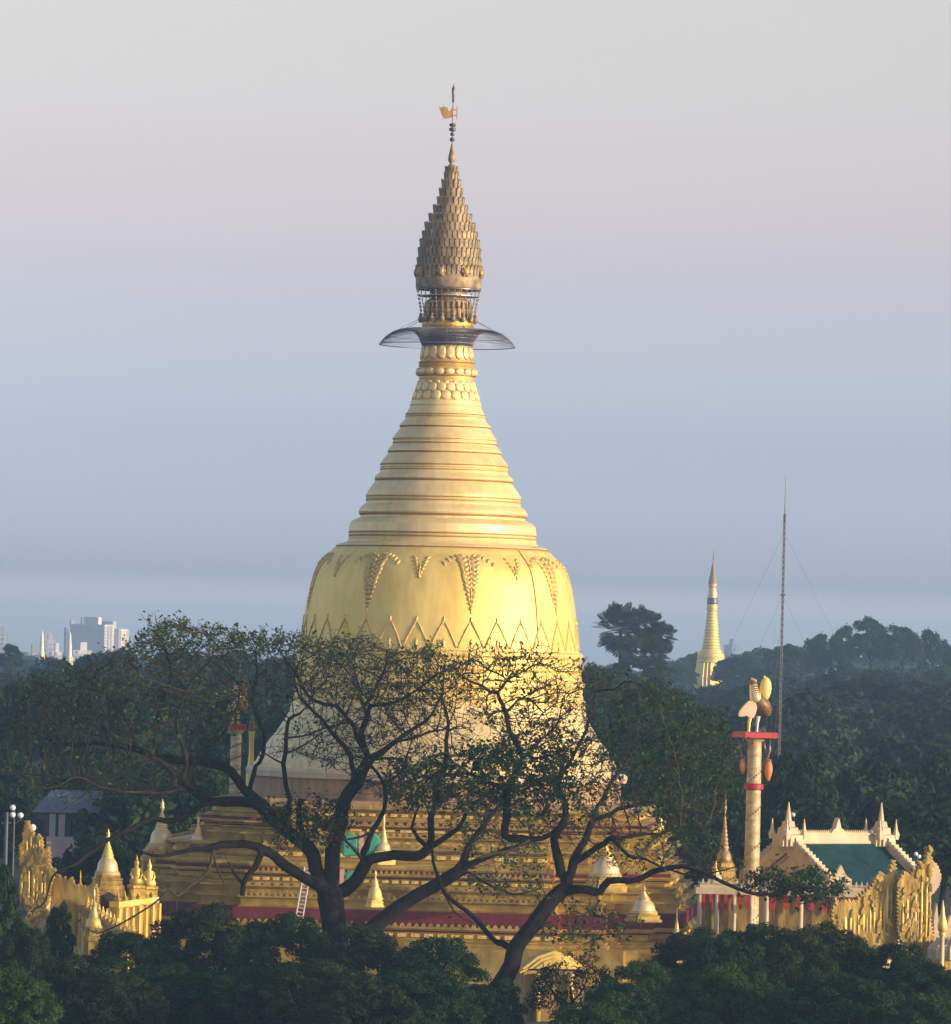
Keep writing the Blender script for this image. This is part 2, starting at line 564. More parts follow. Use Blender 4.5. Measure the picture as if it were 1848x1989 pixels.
# ringed cone: rows measured in a 2.467x view (offset 653.1, factor .3118)
cone = [(1320, 660), (1312, 655), (1296, 600), (1284, 590), (1276, 583), (1268, 586), (1262, 583), (1256, 580), (1248, 586), (1242, 583), (1236, 580), (1228, 586), (1222, 584), (1205, 583), (1178, 578), (1158, 560), (1150, 540), (1140, 516),
        (1126, 512), (1112, 524), (1104, 528), (1094, 526), (1082, 516), (1070, 508), (1052, 484), (1042, 481), (1034, 484), (1028, 480), (1020, 483), (1012, 480), (1004, 484), (996, 484), (988, 480),
        (970, 470), (950, 455), (930, 441), (908, 424), (902, 428), (892, 433), (886, 431), (876, 424), (864, 408), (852, 400), (846, 398), (838, 401), (830, 396), (822, 400), (812, 396), (802, 400), (794, 394),
        (776, 382), (756, 366), (736, 350), (730, 352), (722, 357), (716, 355), (706, 348), (692, 336), (682, 326), (674, 322), (666, 326), (658, 321), (650, 325), (640, 325), (632, 318), (612, 306), (590, 290), (572, 278),
        (568, 283), (562, 286), (556, 284), (546, 274), (530, 258), (520, 250), (510, 251), (502, 247), (494, 250), (486, 246), (470, 236), (450, 226), (440, 222), (434, 226), (428, 222), (420, 220), (408, 218), (404, 214), (400, 206)]
cone_p = [(h * .3118 * U, sz(653.1 + y * .3118)) for y, h in cone]
m = MB(); m.lathe(cone_p, 128, SC); m.build('ringed_cone', GOLDPALE, stupa, autosmooth=30)
# dark bands at the cone rings, undercut shade put into their colour
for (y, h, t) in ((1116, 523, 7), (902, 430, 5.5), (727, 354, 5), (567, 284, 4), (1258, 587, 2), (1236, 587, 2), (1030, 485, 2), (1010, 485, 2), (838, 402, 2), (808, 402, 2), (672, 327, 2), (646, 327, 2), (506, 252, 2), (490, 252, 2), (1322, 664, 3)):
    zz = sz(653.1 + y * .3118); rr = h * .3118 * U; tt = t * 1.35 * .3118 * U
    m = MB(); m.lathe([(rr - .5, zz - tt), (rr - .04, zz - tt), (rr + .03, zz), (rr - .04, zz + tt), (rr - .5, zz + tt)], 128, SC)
    m.build('ring_shade_band', LINE, stupa, smooth=False)

# lotus section
lot = [(405, 212), (398, 214), (380, 206), (345, 196), (310, 184), (285, 174), (272, 172), (268, 176), (258, 176), (250, 174), (244, 182), (232, 187), (216, 186), (206, 180), (198, 172), (190, 178), (184, 180), (178, 172), (172, 176), (166, 174), (160, 168), (120, 164), (80, 158), (60, 154), (20, 150)]
lot_p = [(h * .3118 * U * 0.985, sz(653.1 + y * .3118)) for y, h in lot]
m = MB(); m.lathe(lot_p, 96, SC); lotus = m.build('lotus_band', GOLDREL, stupa, autosmooth=40)  # darker base gilt: shade in the gaps between petals put into colour

def lot_r(z):
    return float(np.interp(z, [q[1] for q in lot_p], [q[0] for q in lot_p]))

def petal_row(name, y0, n, w, h, off, d, parent=lotus, tilt=0):
    for k in range(n):
        mb = MB()
        relief(mb, R(360.0 * (k + off) / n), sz(653.1 + y0 * .3118), w, h, tilt, d, lot_r)
        mb.build(name, GOLDPALE, parent, smooth=True)

kk = .3118 * U
petal_row('lotus_petal', 372, 20, 34 * kk, 36 * kk, .0, 7 * kk)
petal_row('lotus_petal', 318, 20, 31 * kk, 38 * kk, .5, 6 * kk)
petal_row('lotus_bead', 226, 18, 33 * kk, 24 * kk, .3, 10 * kk)
petal_row('lotus_petal', 292, 20, 20 * kk, 14 * kk, .0, 9 * kk)
petal_row('upright_petal', 105, 18, 29 * kk, 48 * kk, .4, 6 * kk)
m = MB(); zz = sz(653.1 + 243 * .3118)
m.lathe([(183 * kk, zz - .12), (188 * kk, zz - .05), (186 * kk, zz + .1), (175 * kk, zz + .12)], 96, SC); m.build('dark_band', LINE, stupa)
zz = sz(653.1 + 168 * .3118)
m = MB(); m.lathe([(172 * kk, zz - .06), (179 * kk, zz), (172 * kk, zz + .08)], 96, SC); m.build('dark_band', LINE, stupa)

# ---- umbrella (hti): rows in a 2.688/…x view (offset 138.3, factor .2858)
KH = .2858
def hz(y): return sz(138.3 + y * KH)
kh = KH * U
# neck column under the umbrella
m = MB(); m.lathe([(170 * kh, hz(1880)), (172 * kh, hz(1750)), (170 * kh, hz(1745)), (168 * kh, hz(1700)), (174 * kh, hz(1690)), (150 * kh, hz(1680)), (152 * kh, hz(1620)), (143 * kh, hz(1610)), (146 * kh, hz(1560)), (128 * kh, hz(1550)), (126 * kh, hz(1480))], 64, SC)
m.build('spire_neck', HTI, stupa, autosmooth=40)
m = MB(); m.lathe([(172 * kh, hz(1742)), (176 * kh, hz(1735)), (176 * kh, hz(1705)), (171 * kh, hz(1698))], 64, SC)
m.build('neck_gold_band', GOLDDEEP, stupa, autosmooth=40)
m = MB()
for k in range(26):
    a = 2 * PI * k / 26
    for y in (1590, 1635, 1665):
        m.box((SX0 + 151 * kh * math.sin(a), SY - 151 * kh * math.cos(a), hz(y)), .12, .12, .3, a)
m.build('neck_fretwork', GOLDOLD, stupa)
hti = m_hti = None
tiers = [(1400, 224), (1330, 219), (1275, 212), (1210, 202), (1150, 187), (1095, 170), (1035, 143), (975, 113), (915, 88), (860, 73), (800, 58), (740, 43), (690, 38)]
m = MB(); m.lathe([(214 * kh, hz(1484)), (220 * kh, hz(1480)), (224 * kh, hz(1470)), (226 * kh, hz(1405)), (219 * kh, hz(1398)), (190 * kh, hz(1396))], 64, SC)
hti = m.build('umbrella_crown', HTI, stupa, autosmooth=40)
m = MB(); m.lathe([(205 * kh, hz(1490)), (221 * kh, hz(1489)), (221 * kh, hz(1482)), (205 * kh, hz(1481))], 64, SC)
m.build('umbrella_rim', DARKMETAL, hti)
for i, (y, h) in enumerate(tiers):
    ytop = tiers[i + 1][0] if i + 1 < len(tiers) else 650
    htop = tiers[i + 1][1] if i + 1 < len(tiers) else 32
    m = MB()
    n = max(12, int(h / 5.4))
    r0 = h * kh
    hgt = hz(ytop) - hz(y)
    m.lathe([(r0 * .97, hz(y) - .03), (r0 * .99, hz(y)), (r0 * .99, hz(y) + .1), (r0 * .92, hz(y) + .14), (r0 * .90, hz(y) + hgt * .85), ((htop * kh) * .90, hz(ytop) + .05)], 48, SC)
    for k in range(n):             # leaf shaped plates round each tier
        a = 2 * PI * (k + .5 * (i % 2)) / n
        wv = PI * r0 / n * .92
        ux = Vector((math.cos(a), math.sin(a), 0)); out = Vector((math.sin(a), -math.cos(a), 0))
        o = Vector((SX0, SY, hz(y))) + out * (r0 * .965)
        H = hgt * 1.12
        m.prism([(-wv * .86, 0), (wv * .86, 0), (wv * .86, H * .80), (wv * .5, H * .86), (0, H * 1.0), (-wv * .5, H * .86), (-wv * .86, H * .80)], o, ux, Vector((0, 0, 1)) + out * .13, .14)
        m.prism([(-wv * .4, H * .1), (wv * .4, H * .1), (wv * .4, H * .55), (0, H * .72), (-wv * .4, H * .55)], o + out * .06, ux, (0, 0, 1), .12)
    m.build('umbrella_tier', HTI, hti)
for k in range(8):                 # rosettes round the widest tier
    a = R(22.5 + 45 * k) + R(8)
    out = Vector((math.sin(a), -math.cos(a), 0)); ux = Vector((math.cos(a), math.sin(a), 0))
    m = MB()
    c = Vector((SX0, SY, hz(1372))) + out * (228 * kh)
    m.blob(c, (ux * .42, out * .28, Vector((0, 0, .45))), 10, 6)
    for q in range(6):
        b = 2 * PI * q / 6
        m.blob(c + ux * .38 * math.cos(b) + Vector((0, 0, .38 * math.sin(b))), (ux * .16, out * .16, Vector((0, 0, .16))), 6, 4)
    m.build('rosette', GOLDOLD, hti, smooth=True)
# hanging chains of bells below the crown
for k in range(30):
    a = 2 * PI * k / 30
    out = Vector((math.sin(a), -math.cos(a), 0)); ux = Vector((math.cos(a), math.sin(a), 0))
    m = MB()
    pts = [Vector((SX0, SY, hz(y))) + out * (h * kh) for y, h in ((1488, 216), (1550, 205), (1620, 192), (1670, 182))]
    m.tube([tuple(q) for q in pts], .018, 4)
    for t in range(7):
        y = 1500 + t * 26
        h = 216 - (y - 1488) * 0.187
        m.blob(Vector((SX0, SY, hz(y))) + out * (h * kh), (ux * .075, out * .07, Vector((0, 0, .09))), 6, 4)
    m.build('bell_chain', SILVER if (k * 5) % 11 > 3 else HTI, hti)
m = MB()
for y in (1530,):
    h = 216 - (y - 1488) * 0.187
    m.lathe([(h * kh - .03, hz(y) - .03), (h * kh + .03, hz(y) - .03), (h * kh + .03, hz(y) + .03), (h * kh - .03, hz(y) + .03)], 44, SC)
m.build('chain_hoop', SILVER, hti)
for k in range(16):
    a = 2 * PI * (k + .5) / 16
    out = Vector((math.sin(a), -math.cos(a), 0)); ux = Vector((math.cos(a), math.sin(a), 0))
    m = MB()
    c = Vector((SX0, SY, hz(1690))) + out * (190 * kh)
    m.blob(c, (ux * .24, out * .24, Vector((0, 0, .34))), 8, 5)
    m.blob(c + Vector((0, 0, .42)), (ux * .15, out * .15, Vector((0, 0, .16))), 6, 4)
    m.tube([c + Vector((0, 0, .5)), c + Vector((0, 0, 1.5)) + out * .1], .04, 4)
    m.build('hanging_bell', HTI, hti, smooth=True)
# finial cone, beads, rod, vane, diamond bud
m = MB(); m.lathe([(30 * kh, hz(690)), (36 * kh, hz(665)), (30 * kh, hz(645)), (18 * kh, hz(634)), (12 * kh, hz(628)), (20 * kh, hz(616)), (26 * kh, hz(600)), (24 * kh, hz(578)), (17 * kh, hz(548)), (10 * kh, hz(515)), (4 * kh, hz(485)), (3 * kh, hz(470))], 32, SC)
m.build('finial_cone', HTI, hti, smooth=True)
RX = SX0; RYc = SY
for (y, h, v) in ((464, 18, 14), (427, 15, 13), (395, 24, 15), (365, 23, 13)):
    m = MB()
    zc = hz(y); hh = v * kh
    m.lathe([(4 * kh, zc - hh), (h * kh * .8, zc - hh * .7), (h * kh, zc - hh * .2), (h * kh, zc + hh * .3), (h * kh * .75, zc + hh * .8), (4 * kh, zc + hh)], 12, SC)
    m.build('finial_bead', DARKMETAL, hti, autosmooth=40)
m = MB(); m.tube([(SX0, SY, hz(490)), (SX0, SY, hz(350)), (SX0, SY, hz(210))], [4.0 * kh, 4.6 * kh, 3 * kh], 8)
m.build('finial_rod', HTI, hti, smooth=True)
m = MB(); m.lathe([(2 * kh, hz(216)), (7 * kh, hz(205)), (9 * kh, hz(160)), (12 * kh, hz(122)), (8 * kh, hz(108)), (3 * kh, hz(98)), (1 * kh, hz(82))], 12, SC)
m.build('diamond_bud', DARKMETAL, hti, smooth=True)
def vane_pt(zx, zy):
    return ((zx - 655) * kh, hz(zy))
out_v = [(558, 240), (575, 250), (590, 238), (605, 246), (615, 243), (622, 262), (628, 275), (640, 262), (650, 240), (658, 250), (655, 290), (650, 312), (625, 318), (600, 322), (585, 312), (577, 290)]
m = MB(); m.prism([(a, b) for a, b in [vane_pt(*q) for q in out_v]], (SX0, SY, 0), (1, 0, 0), (0, 0, 1), .16)
m.build('weather_vane_bird', GOLDOLD, hti)
m = MB()
for (a, b) in (((655, 262), (684, 262)), ((655, 300), (684, 300)), ((684, 236), (684, 325)), ((655, 322), (655, 345))):
    p, q = vane_pt(*a), vane_pt(*b)
    m.tube([(SX0 + p[0], SY, p[1]), (SX0 + q[0], SY, q[1])], .05, 6)
m.build('vane_bracket', GOLDOLD, hti)
# wire canopy (dish of fine wires)
canopy = [(172, 1868), (178, 1845), (192, 1815), (215, 1785), (245, 1765), (285, 1755), (330, 1762), (375, 1780), (415, 1808), (445, 1838), (463, 1866)]
m = MB()
NW = 170
for k in range(NW):
    a = 2 * PI * k / NW
    m.tube([(SX0 + h * kh * math.sin(a), SY - h * kh * math.cos(a), hz(y)) for h, y in canopy], [.04, .04, .04, .036, .03, .026, .023, .02, .018, .018, .018], 3)
for h, y, t in ((463, 1866, .05), (415, 1808, .025), (330, 1762, .03), (245, 1765, .03), (192, 1815, .04), (178, 1845, .04)):
    m.tube([(SX0 + h * kh * math.sin(2 * PI * q / 72), SY - h * kh * math.cos(2 * PI * q / 72), hz(y)) for q in range(73)], t, 4)
m.build('wire_canopy', WIRE, stupa)
m = MB()
for k in range(8):
    a = R(20 + 45 * k)
    m.tube([(SX0 + 340 * kh * math.sin(a), SY - 340 * kh * math.cos(a), hz(1760)), (SX0 + 200 * kh * math.sin(a), SY - 200 * kh * math.cos(a), hz(1690))], .03, 4)
m.build('canopy_stay', WIRE, stupa)

# ---- terraces
FOOT = []
q = [(1, -.58), (1, .58), (.9, .58), (.9, .74), (.78, .74), (.78, .78), (.74, .78), (.74, .9), (.58, .9), (.58, 1)]
for k in range(4):
    c, s = [(1, 0), (0, 1), (-1, 0), (0, -1)][k]
    FOOT += [(x * c - y * s, x * s + y * c) for x, y in q]
# drop doubled neighbours
FOOT = [p for i, p in enumerate(FOOT) if (abs(p[0] - FOOT[i - 1][0]) + abs(p[1] - FOOT[i - 1][1])) > 1e-6]
TROT = R(-5)

def terrace(y0, y1, half, kind, material, parent=stupa, sh=0):
    """one step of the base between rows y0 (top) and y1"""
    a = half * U * .945
    dY = -a
    k = (SY - a) / SY
    a = half * U * k
    zt, zb = sz(y0, dY), sz(y1, dY)
    H = zt - zb
    mb = MB()
    if kind == 'mould':
        d = [(-.2, -.8), (0, 0), (0, .09), (-.35, .11), (-.35, .17), (-.2, .18), (-.2, .24), (-.75, .27), (-.7, .33), (-.95, .36), (-.95, .60), (-.7, .62), (-.7, .67), (-.85, .69), (-.85, .73), (-.3, .78), (-.3, .84), (0, .87), (0, .97), (-.2, 1.0)]
        pr = [(a + p_, zb + (H * q_ if q_ >= 0 else q_)) for p_, q_ in d] + [(a * .6, zt + .02)]
    elif kind == 'flat':
        pr = [(a * .99, zb - .5), (a, zb), (a, zt), (a * .6, zt + .02)]
    else:
        pr = [(a * .985, zb - .8), (a, zb), (a, zb + H * .1), (a * .985, zb + H * .18), (a * .985, zb + H * .8), (a, zb + H * .86), (a, zt - .05), (a * .99, zt), (a * .6, zt + .02)]
    mb.polylathe(FOOT, pr, (SX0 - sh * U, SY), TROT)
    o = mb.build('terrace', material, parent)
    return a, zt, zb, o

def blocks_on(a, z, h, step, w, d, material, name, par, sh=0, pointed=False):
    """a row of raised relief blocks or small merlons along each face"""
    for k in range(4):
        mb = MB()
        ang = TROT + k * PI / 2
        ux = Vector((math.cos(ang), math.sin(ang), 0)); out = Vector((math.sin(ang), -math.cos(ang), 0))
        n = int(2 * .56 * a / step)
        for i in range(n + 1):
            t = -.56 * a + i * (2 * .56 * a) / n
            c = Vector((SX0 - sh * U, SY, z)) + ux * t + out * (a + d * .5)
            if pointed:
                mb.prism([(-w / 2, 0), (w / 2, 0), (w * .5, h * .5), (0, h), (-w * .5, h * .5)], c - Vector((0, 0, h * .5)), ux, (0, 0, 1), d)
            else:
                mb.box(c, w / 2, d / 2 + .05, h / 2, ang)
                mb.blob(c + out * (d * .5) + Vector((0, 0, h * .1)), (ux * w * .3, out * .12, Vector((0, 0, h * .3))), 6, 4)
        mb.build(name, material, par)

def gold_step(y0, y1, half, step, w, sh=0):
    a, zt, zb, o = terrace(y0, y1, half, 'mould', GOLDDEEP, sh=sh)
    blocks_on(a - .95, zb + (zt - zb) * .48, (zt - zb) * .2, step, w, .3, GOLD, 'frieze', o, sh)
    blocks_on(a - .35, zt + .15, .36, step * .55, w * .5, .14, GOLDDEEP, 'cresting', o, sh, True)
    return a, zt, zb, o

terrace(1560, 1573, 395, 'flat', TAN)
gold_step(1572, 1600, 434, 1.0, .62)
terrace(1599, 1606, 441, 'flat', MAROON)
gold_step(1605, 1628, 456, 1.5, 1.05)
gold_step(1627, 1650, 466, 1.1, .7)
gold_step(1648, 1684, 496, 1.3, .8, 12)
terrace(1683, 1689, 512, 'flat', GOLDDEEP, sh=16)
terrace(1688, 1701, 510, 'flat', MAROON, sh=16)
gold_step(1700, 1730, 522, .9, .6, 18)
gold_step(1728, 1750, 532, 1.6, 1.2, 20)
gold_step(1749, 1772, 538, 1.0, .65, 20)
terrace(1771, 1801, 548, 'flat', MAROON, sh=22)
a, zt, zb, o = gold_step(1800, 1835, 556, 1.2, .8, 22)
# lowest step down to the ground
mb = MB()
a2 = 575 * U
mb.polylathe(FOOT, [(a2, -.3), (a2, zb - .2), (a2 * .97, zb - .15), (a2 * .9, zb - .1)], (SX0 - 22 * U, SY), TROT)
mb.build('terrace', GOLDDEEP, stupa)

# ------------------------------------------------------------------ small stupas and shrines
SQ = [(-1, -1), (1, -1), (1, 1), (-1, 1)]
SQR = [(-1, -.6), (-.8, -.6), (-.8, -.8), (-.6, -.8), (-.6, -1), (.6, -1), (.6, -.8), (.8, -.8), (.8, -.6), (1, -.6), (1, .6), (.8, .6), (.8, .8), (.6, .8), (.6, 1), (-.6, 1), (-.6, .8), (-.8, .8), (-.8, .6), (-1, .6)]

def small_stupa(label, px, pyt, pyb, wpx, Y, m_base, m_bell, m_spire, rot=0.2, plinth=0.0, spire_from=.52, niche=False, name='small_stupa', group='small stupas round the great stupa', to_z=None, bulge=1.0):
    b = P(px, pyb, Y); s = S(Y)
    top = P(px + (pyb - pyt) * TR, pyt, Y).z
    H = top - b.z
    r = wpx / 2 * s
    z0 = b.z
    c = (b.x, b.y)
    zlow = to_z if to_z is not None else z0
    t = thing(name, label, 'stupa', (b.x, b.y, zlow), group)
    mb = MB()
    hb = .20 * H
    mb.polylathe(SQR, [(r * .98, zlow)] + ([(r * .98, z0 - .3), (r * 1.03, z0 - .25)] if zlow < z0 - .5 else []) + [(r * 1.0, z0), (r * 1.0, z0 + hb * .15), (r * .9, z0 + hb * .2), (r * .86, z0 + hb * .55), (r * .92, z0 + hb * .62), (r * .92, z0 + hb * .72), (r * .78, z0 + hb * .8), (r * .74, z0 + hb)], c, rot)
    base = mb.build('base', m_base, t)
    mb = MB()
    br = r * .72 * bulge
    zb0 = z0 + hb
    zb1 = z0 + spire_from * H
    hh = zb1 - zb0
    mb.lathe([(br * 1.02, zb0), (br * 1.04, zb0 + hh * .06), (br * .96, zb0 + hh * .1), (br * .98, zb0 + hh * .16), (br * .86, zb0 + hh * .22), (br * .80, zb0 + hh * .5), (br * .74, zb0 + hh * .66), (br * .60, zb0 + hh * .82), (br * .46, zb0 + hh * .93), (br * .44, zb1)], 28, c)
    mb.build('bell', m_bell, t, autosmooth=40)
    mb = MB()
    pr = []
    hs = top - zb1
    for i in range(9):
        f0 = i / 9.0
        rr = br * .44 * (1 - f0) ** 1.15 + .05
        zz = zb1 + hs * .62 * f0
        pr += [(rr * .86, zz), (rr * 1.02, zz + hs * .018), (rr * 1.0, zz + hs * .045)]
    pr += [(br * .10, zb1 + hs * .63), (br * .17, zb1 + hs * .69), (br * .13, zb1 + hs * .76), (br * .06, zb1 + hs * .82)]
    mb.lathe(pr, 20, c)
    mb.build('ringed_spire', m_spire, t, autosmooth=35)
    mb = MB()
    mb.lathe([(br * .13, zb1 + hs * .80), (br * .14, zb1 + hs * .83), (br * .07, zb1 + hs * .90), (.05, zb1 + hs * .94), (.07, zb1 + hs * .965), (.015, top)], 12, c)
    mb.build('finial', m_spire, t, autosmooth=40)
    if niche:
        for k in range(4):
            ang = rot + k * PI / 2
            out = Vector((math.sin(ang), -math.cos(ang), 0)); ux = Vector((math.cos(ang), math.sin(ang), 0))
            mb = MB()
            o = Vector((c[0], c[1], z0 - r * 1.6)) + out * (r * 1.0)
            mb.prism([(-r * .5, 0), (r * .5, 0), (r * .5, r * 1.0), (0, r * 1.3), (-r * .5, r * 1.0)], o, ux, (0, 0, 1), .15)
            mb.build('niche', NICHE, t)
    return t

small_stupa('gold stupa with pink-gold spire at the left end of the terraces, under a bare bough', 313, 1552, 1668, 74, 590, GOLDMOT, WHITEGOLD, GOLDPALE, to_z=P(313, 1715, 590).z)
small_stupa('slim pale spired stupa just right of the gold stupa at the left terrace end', 384, 1585, 1652, 46, 586, GOLDDEEP, WHITEGOLD, GOLDPALE, to_z=P(384, 1664, 586).z, spire_from=.45)
small_stupa('white-gold stupa on a square shrine with dark niche, left of the terraces', 208, 1610, 1722, 62, 560, GOLDMOT, WHITEGOLD, GOLD, to_z=3.0, niche=True, bulge=1.1)
small_stupa('small gleaming gold stupa with round bell, lowest at left before the niche shrine', 181, 1722, 1822, 40, 540, GOLDDEEP, GOLD, GOLDPALE, to_z=0.0, spire_from=.42, bulge=1.2)
small_stupa('narrow orange-gold spire between the gilded crest and the niche shrine', 155, 1690, 1752, 30, 566, GOLDDEEP, GOLDDEEP, GOLDDEEP, to_z=2.0, spire_from=.3)
small_stupa('pointed pale gold stupa on the middle terrace right of the jade panels', 744, 1580, 1672, 46, 566, GOLD, WHITEGOLD, WHITEGOLD, to_z=11.0, spire_from=.4)
small_stupa('tiny gold stupa with egg-shaped bell framed by the fork of two bare trees', 728, 1690, 1762, 34, 560, GOLD, GOLD, GOLDPALE, to_z=7.5, spire_from=.55, bulge=1.3)
small_stupa('round-topped white-gold stupa on the right terrace corner behind a forked bare limb', 1176, 1630, 1722, 78, 566, GOLDDEEP, WHITEGOLD, GOLD, to_z=9.0, spire_from=.62, bulge=1.15)
small_stupa('cream bell-shaped stupa low on the right terraces above the maroon band', 1250, 1720, 1788, 66, 562, GOLDDEEP, WHITEGOLD, WHITEGOLD, to_z=6.5, spire_from=.6, bulge=1.15)
small_stupa('little gold spire standing before the maroon band at the right terrace end', 1314, 1764, 1838, 26, 556, GOLD, GOLD, GOLDPALE, to_z=0.0, spire_from=.4)
small_stupa('tall thin gilded spire half hidden in leaves left of the bird column', 1406, 1535, 1712, 48, 594, GOLDMOT, GOLDOLD, GOLDOLD, to_z=3.0, spire_from=.35)
small_stupa('small cream stupa peeping through twigs at the foot of the tall gilded spire', 1390, 1672, 1727, 42, 584, CREAM, CREAM, GOLD, spire_from=.55)
small_stupa('gold bud spire on the upper right terrace corner edge', 1283, 1568, 1608, 14, 585, GOLD, WHITEGOLD, GOLD, to_z=P(1283, 1612, 585).z, spire_from=.5)

# ---- gilded flame crests
def crest(label, px, pyb, Y, plates, yaw=0.0, mats=(GOLDDEEP,), flutes=(), name='gilded_crest', group='gilded flame crests'):
    """plates: list of (name, outline in picture points, depth offset, thickness, material)"""
    b = P(px, pyb, Y); s = S(Y)
    t = thing(name, label, 'ornament', (b.x, b.y, 0), group)
    ux = Vector((math.cos(yaw), math.sin(yaw), 0)); out = Vector((math.sin(yaw), -math.cos(yaw), 0))
    pc = 1.0 / math.cos(yaw)
    for (nm, ol, dd, th, mt) in plates:
        mb = MB()
        mb.prism([((x - px) * s * pc, (pyb - y) * s) for x, y in ol], b + out * dd, ux, (0, 0, 1), th)
        o = mb.build(nm, mt, t)
        bv = o.modifiers.new('bevel', 'BEVEL'); bv.width = .1; bv.segments = 2
    fl2 = []
    for (x, y0, y1, r, dd, mt) in flutes:
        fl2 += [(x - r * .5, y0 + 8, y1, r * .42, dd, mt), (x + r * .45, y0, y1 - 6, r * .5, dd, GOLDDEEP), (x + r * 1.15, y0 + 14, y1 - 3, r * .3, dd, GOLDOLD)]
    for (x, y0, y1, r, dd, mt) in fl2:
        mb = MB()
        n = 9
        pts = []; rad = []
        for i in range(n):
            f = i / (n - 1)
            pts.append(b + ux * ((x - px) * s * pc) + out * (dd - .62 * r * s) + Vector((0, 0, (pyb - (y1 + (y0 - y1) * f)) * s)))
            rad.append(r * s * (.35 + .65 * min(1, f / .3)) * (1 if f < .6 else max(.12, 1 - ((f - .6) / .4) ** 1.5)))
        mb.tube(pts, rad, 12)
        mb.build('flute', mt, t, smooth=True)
    rg = random.Random(int(px))
    mb = MB()
    for (nm, ol, dd, th, mt) in plates[:2]:        # small carved flames over the plate
        xs_ = [q[0] for q in ol]; ys_ = [q[1] for q in ol]
        k = 0
        while k < 70:
            x, y = rg.uniform(min(xs_), max(xs_)), rg.uniform(min(ys_), max(ys_))
            ins = False
            j = len(ol) - 1
            for i in range(len(ol)):
                if (ol[i][1] > y) != (ol[j][1] > y) and x < (ol[j][0] - ol[i][0]) * (y - ol[i][1]) / (ol[j][1] - ol[i][1]) + ol[i][0]: ins = not ins
                j = i
            k += 1
            if not ins: continue
            w = rg.uniform(.10, .22); h = rg.uniform(.3, .8); l = rg.uniform(-.25, .25)
            c = b + ux * ((x - px) * s * pc) + Vector((0, 0, (pyb - y) * s)) + out * (dd + th / 2)
            mb.prism([(-w, -h * .4), (0, -h * .55), (w, -h * .4), (w * .9 + l * .3, h * .1), (l, h * .6), (-w * .9 + l * .3, h * .1)], c, ux, (0, 0, 1), .3)
    mb.build('flame_carving', GOLDDEEP, t)
    return t

def flame(ol, step=7.0, amp=5.0):
    """adds small flame teeth to the long edges of an outline"""
    out = []
    n = len(ol)
    for i in range(n):
        a, b = ol[i], ol[(i + 1) % n]
        out.append(a)
        dx, dy = b[0] - a[0], b[1] - a[1]
        l = math.hypot(dx, dy)
        k = int(l / step)
        if k < 2: continue
        nx_, ny_ = dy / l, -dx / l
        for j in range(k):
            f = (j + .55) / k
            out.append((a[0] + dx * f + nx_ * amp - dx / l * 1.5, a[1] + dy * f + ny_ * amp - 2))
            f = (j + .9) / k
            if j < k - 1: out.append((a[0] + dx * f, a[1] + dy * f))
    return out

def Z1(x, y): return (1383 + x * .3626, 1267.9 + y * .3626)
def Z6(x, y): return (x * .2911, 1498.4 + y * .2911)

pl_left = [Z1(*q) for q in [(640, 1380), (690, 1330), (760, 1345), (800, 1300), (850, 1260), (868, 1208), (885, 1215), (900, 1178), (925, 1195), (945, 1180), (962, 1110), (974, 1190), (985, 1210), (990, 1560), (900, 1700), (640, 1700)]]
pl_mid = [Z1(*q) for q in [(975, 1250), (990, 1205), (1020, 1170), (1045, 1190), (1060, 1150), (1082, 1160), (1092, 1108), (1110, 1130), (1125, 1100), (1138, 1035), (1150, 1110), (1160, 1150), (1145, 1200), (1135, 1290), (1145, 1400), (1172, 1540), (1160, 1590), (1105, 1615), (1050, 1590), (1000, 1540), (980, 1480)]]
pl_white = [Z1(*q) for q in [(1130, 1130), (1160, 1125), (1176, 1100), (1195, 1125), (1215, 1155), (1228, 1200), (1215, 1250), (1185, 1290), (1150, 1310), (1130, 1300)]]
crest('big gilded flame crest with fluted panels in front of the teal-roofed hall, lower right', 1730, 1830, 545,
      [('side_plate', flame(pl_left), 0, .8, GOLDMOT), ('front_plate', flame(pl_mid), .9, .9, GOLDMOT), ('leaf_plate', flame(pl_white, 6, 3), -.6, .5, CREAM)], yaw=.15,
      flutes=[(*Z1(940, 0)[:1], Z1(0, 1225)[1], Z1(0, 1460)[1], 9, .6, GOLD), (*Z1(905, 0)[:1], Z1(0, 1290)[1], Z1(0, 1520)[1], 8, .5, GOLDDEEP), (*Z1(1015, 0)[:1], Z1(0, 1260)[1], Z1(0, 1540)[1], 9, 1.35, GOLDDEEP), (*Z1(1060, 0)[:1], Z1(0, 1240)[1], Z1(0, 1580)[1], 8, 1.4, GOLDOLD),
              (*Z1(1115, 0)[:1], Z1(0, 1160)[1], Z1(0, 1590)[1], 10, 1.45, GOLDDEEP), (*Z1(850, 0)[:1], Z1(0, 1310)[1], Z1(0, 1540)[1], 8, .4, GOLDDEEP), (*Z1(790, 0)[:1], Z1(0, 1350)[1], Z1(0, 1540)[1], 10, .4, GOLDDEEP), (*Z1(720, 0)[:1], Z1(0, 1360)[1], Z1(0, 1560)[1], 10, .4, GOLD)])
lf = [Z6(*q) for q in [(135, 620), (128, 490), (140, 480), (150, 540), (160, 500), (148, 410), (160, 405), (168, 330), (178, 330), (190, 385), (222, 430), (225, 500), (238, 440), (252, 415), (268, 440), (278, 510), (300, 520), (318, 500), (328, 560), (330, 640), (375, 660), (335, 760), (325, 880), (270, 930), (190, 940), (165, 860), (150, 740)]]
lw = [Z6(*q) for q in [(175, 1050), (190, 940), (260, 900), (330, 830), (320, 960), (290, 1060)]]
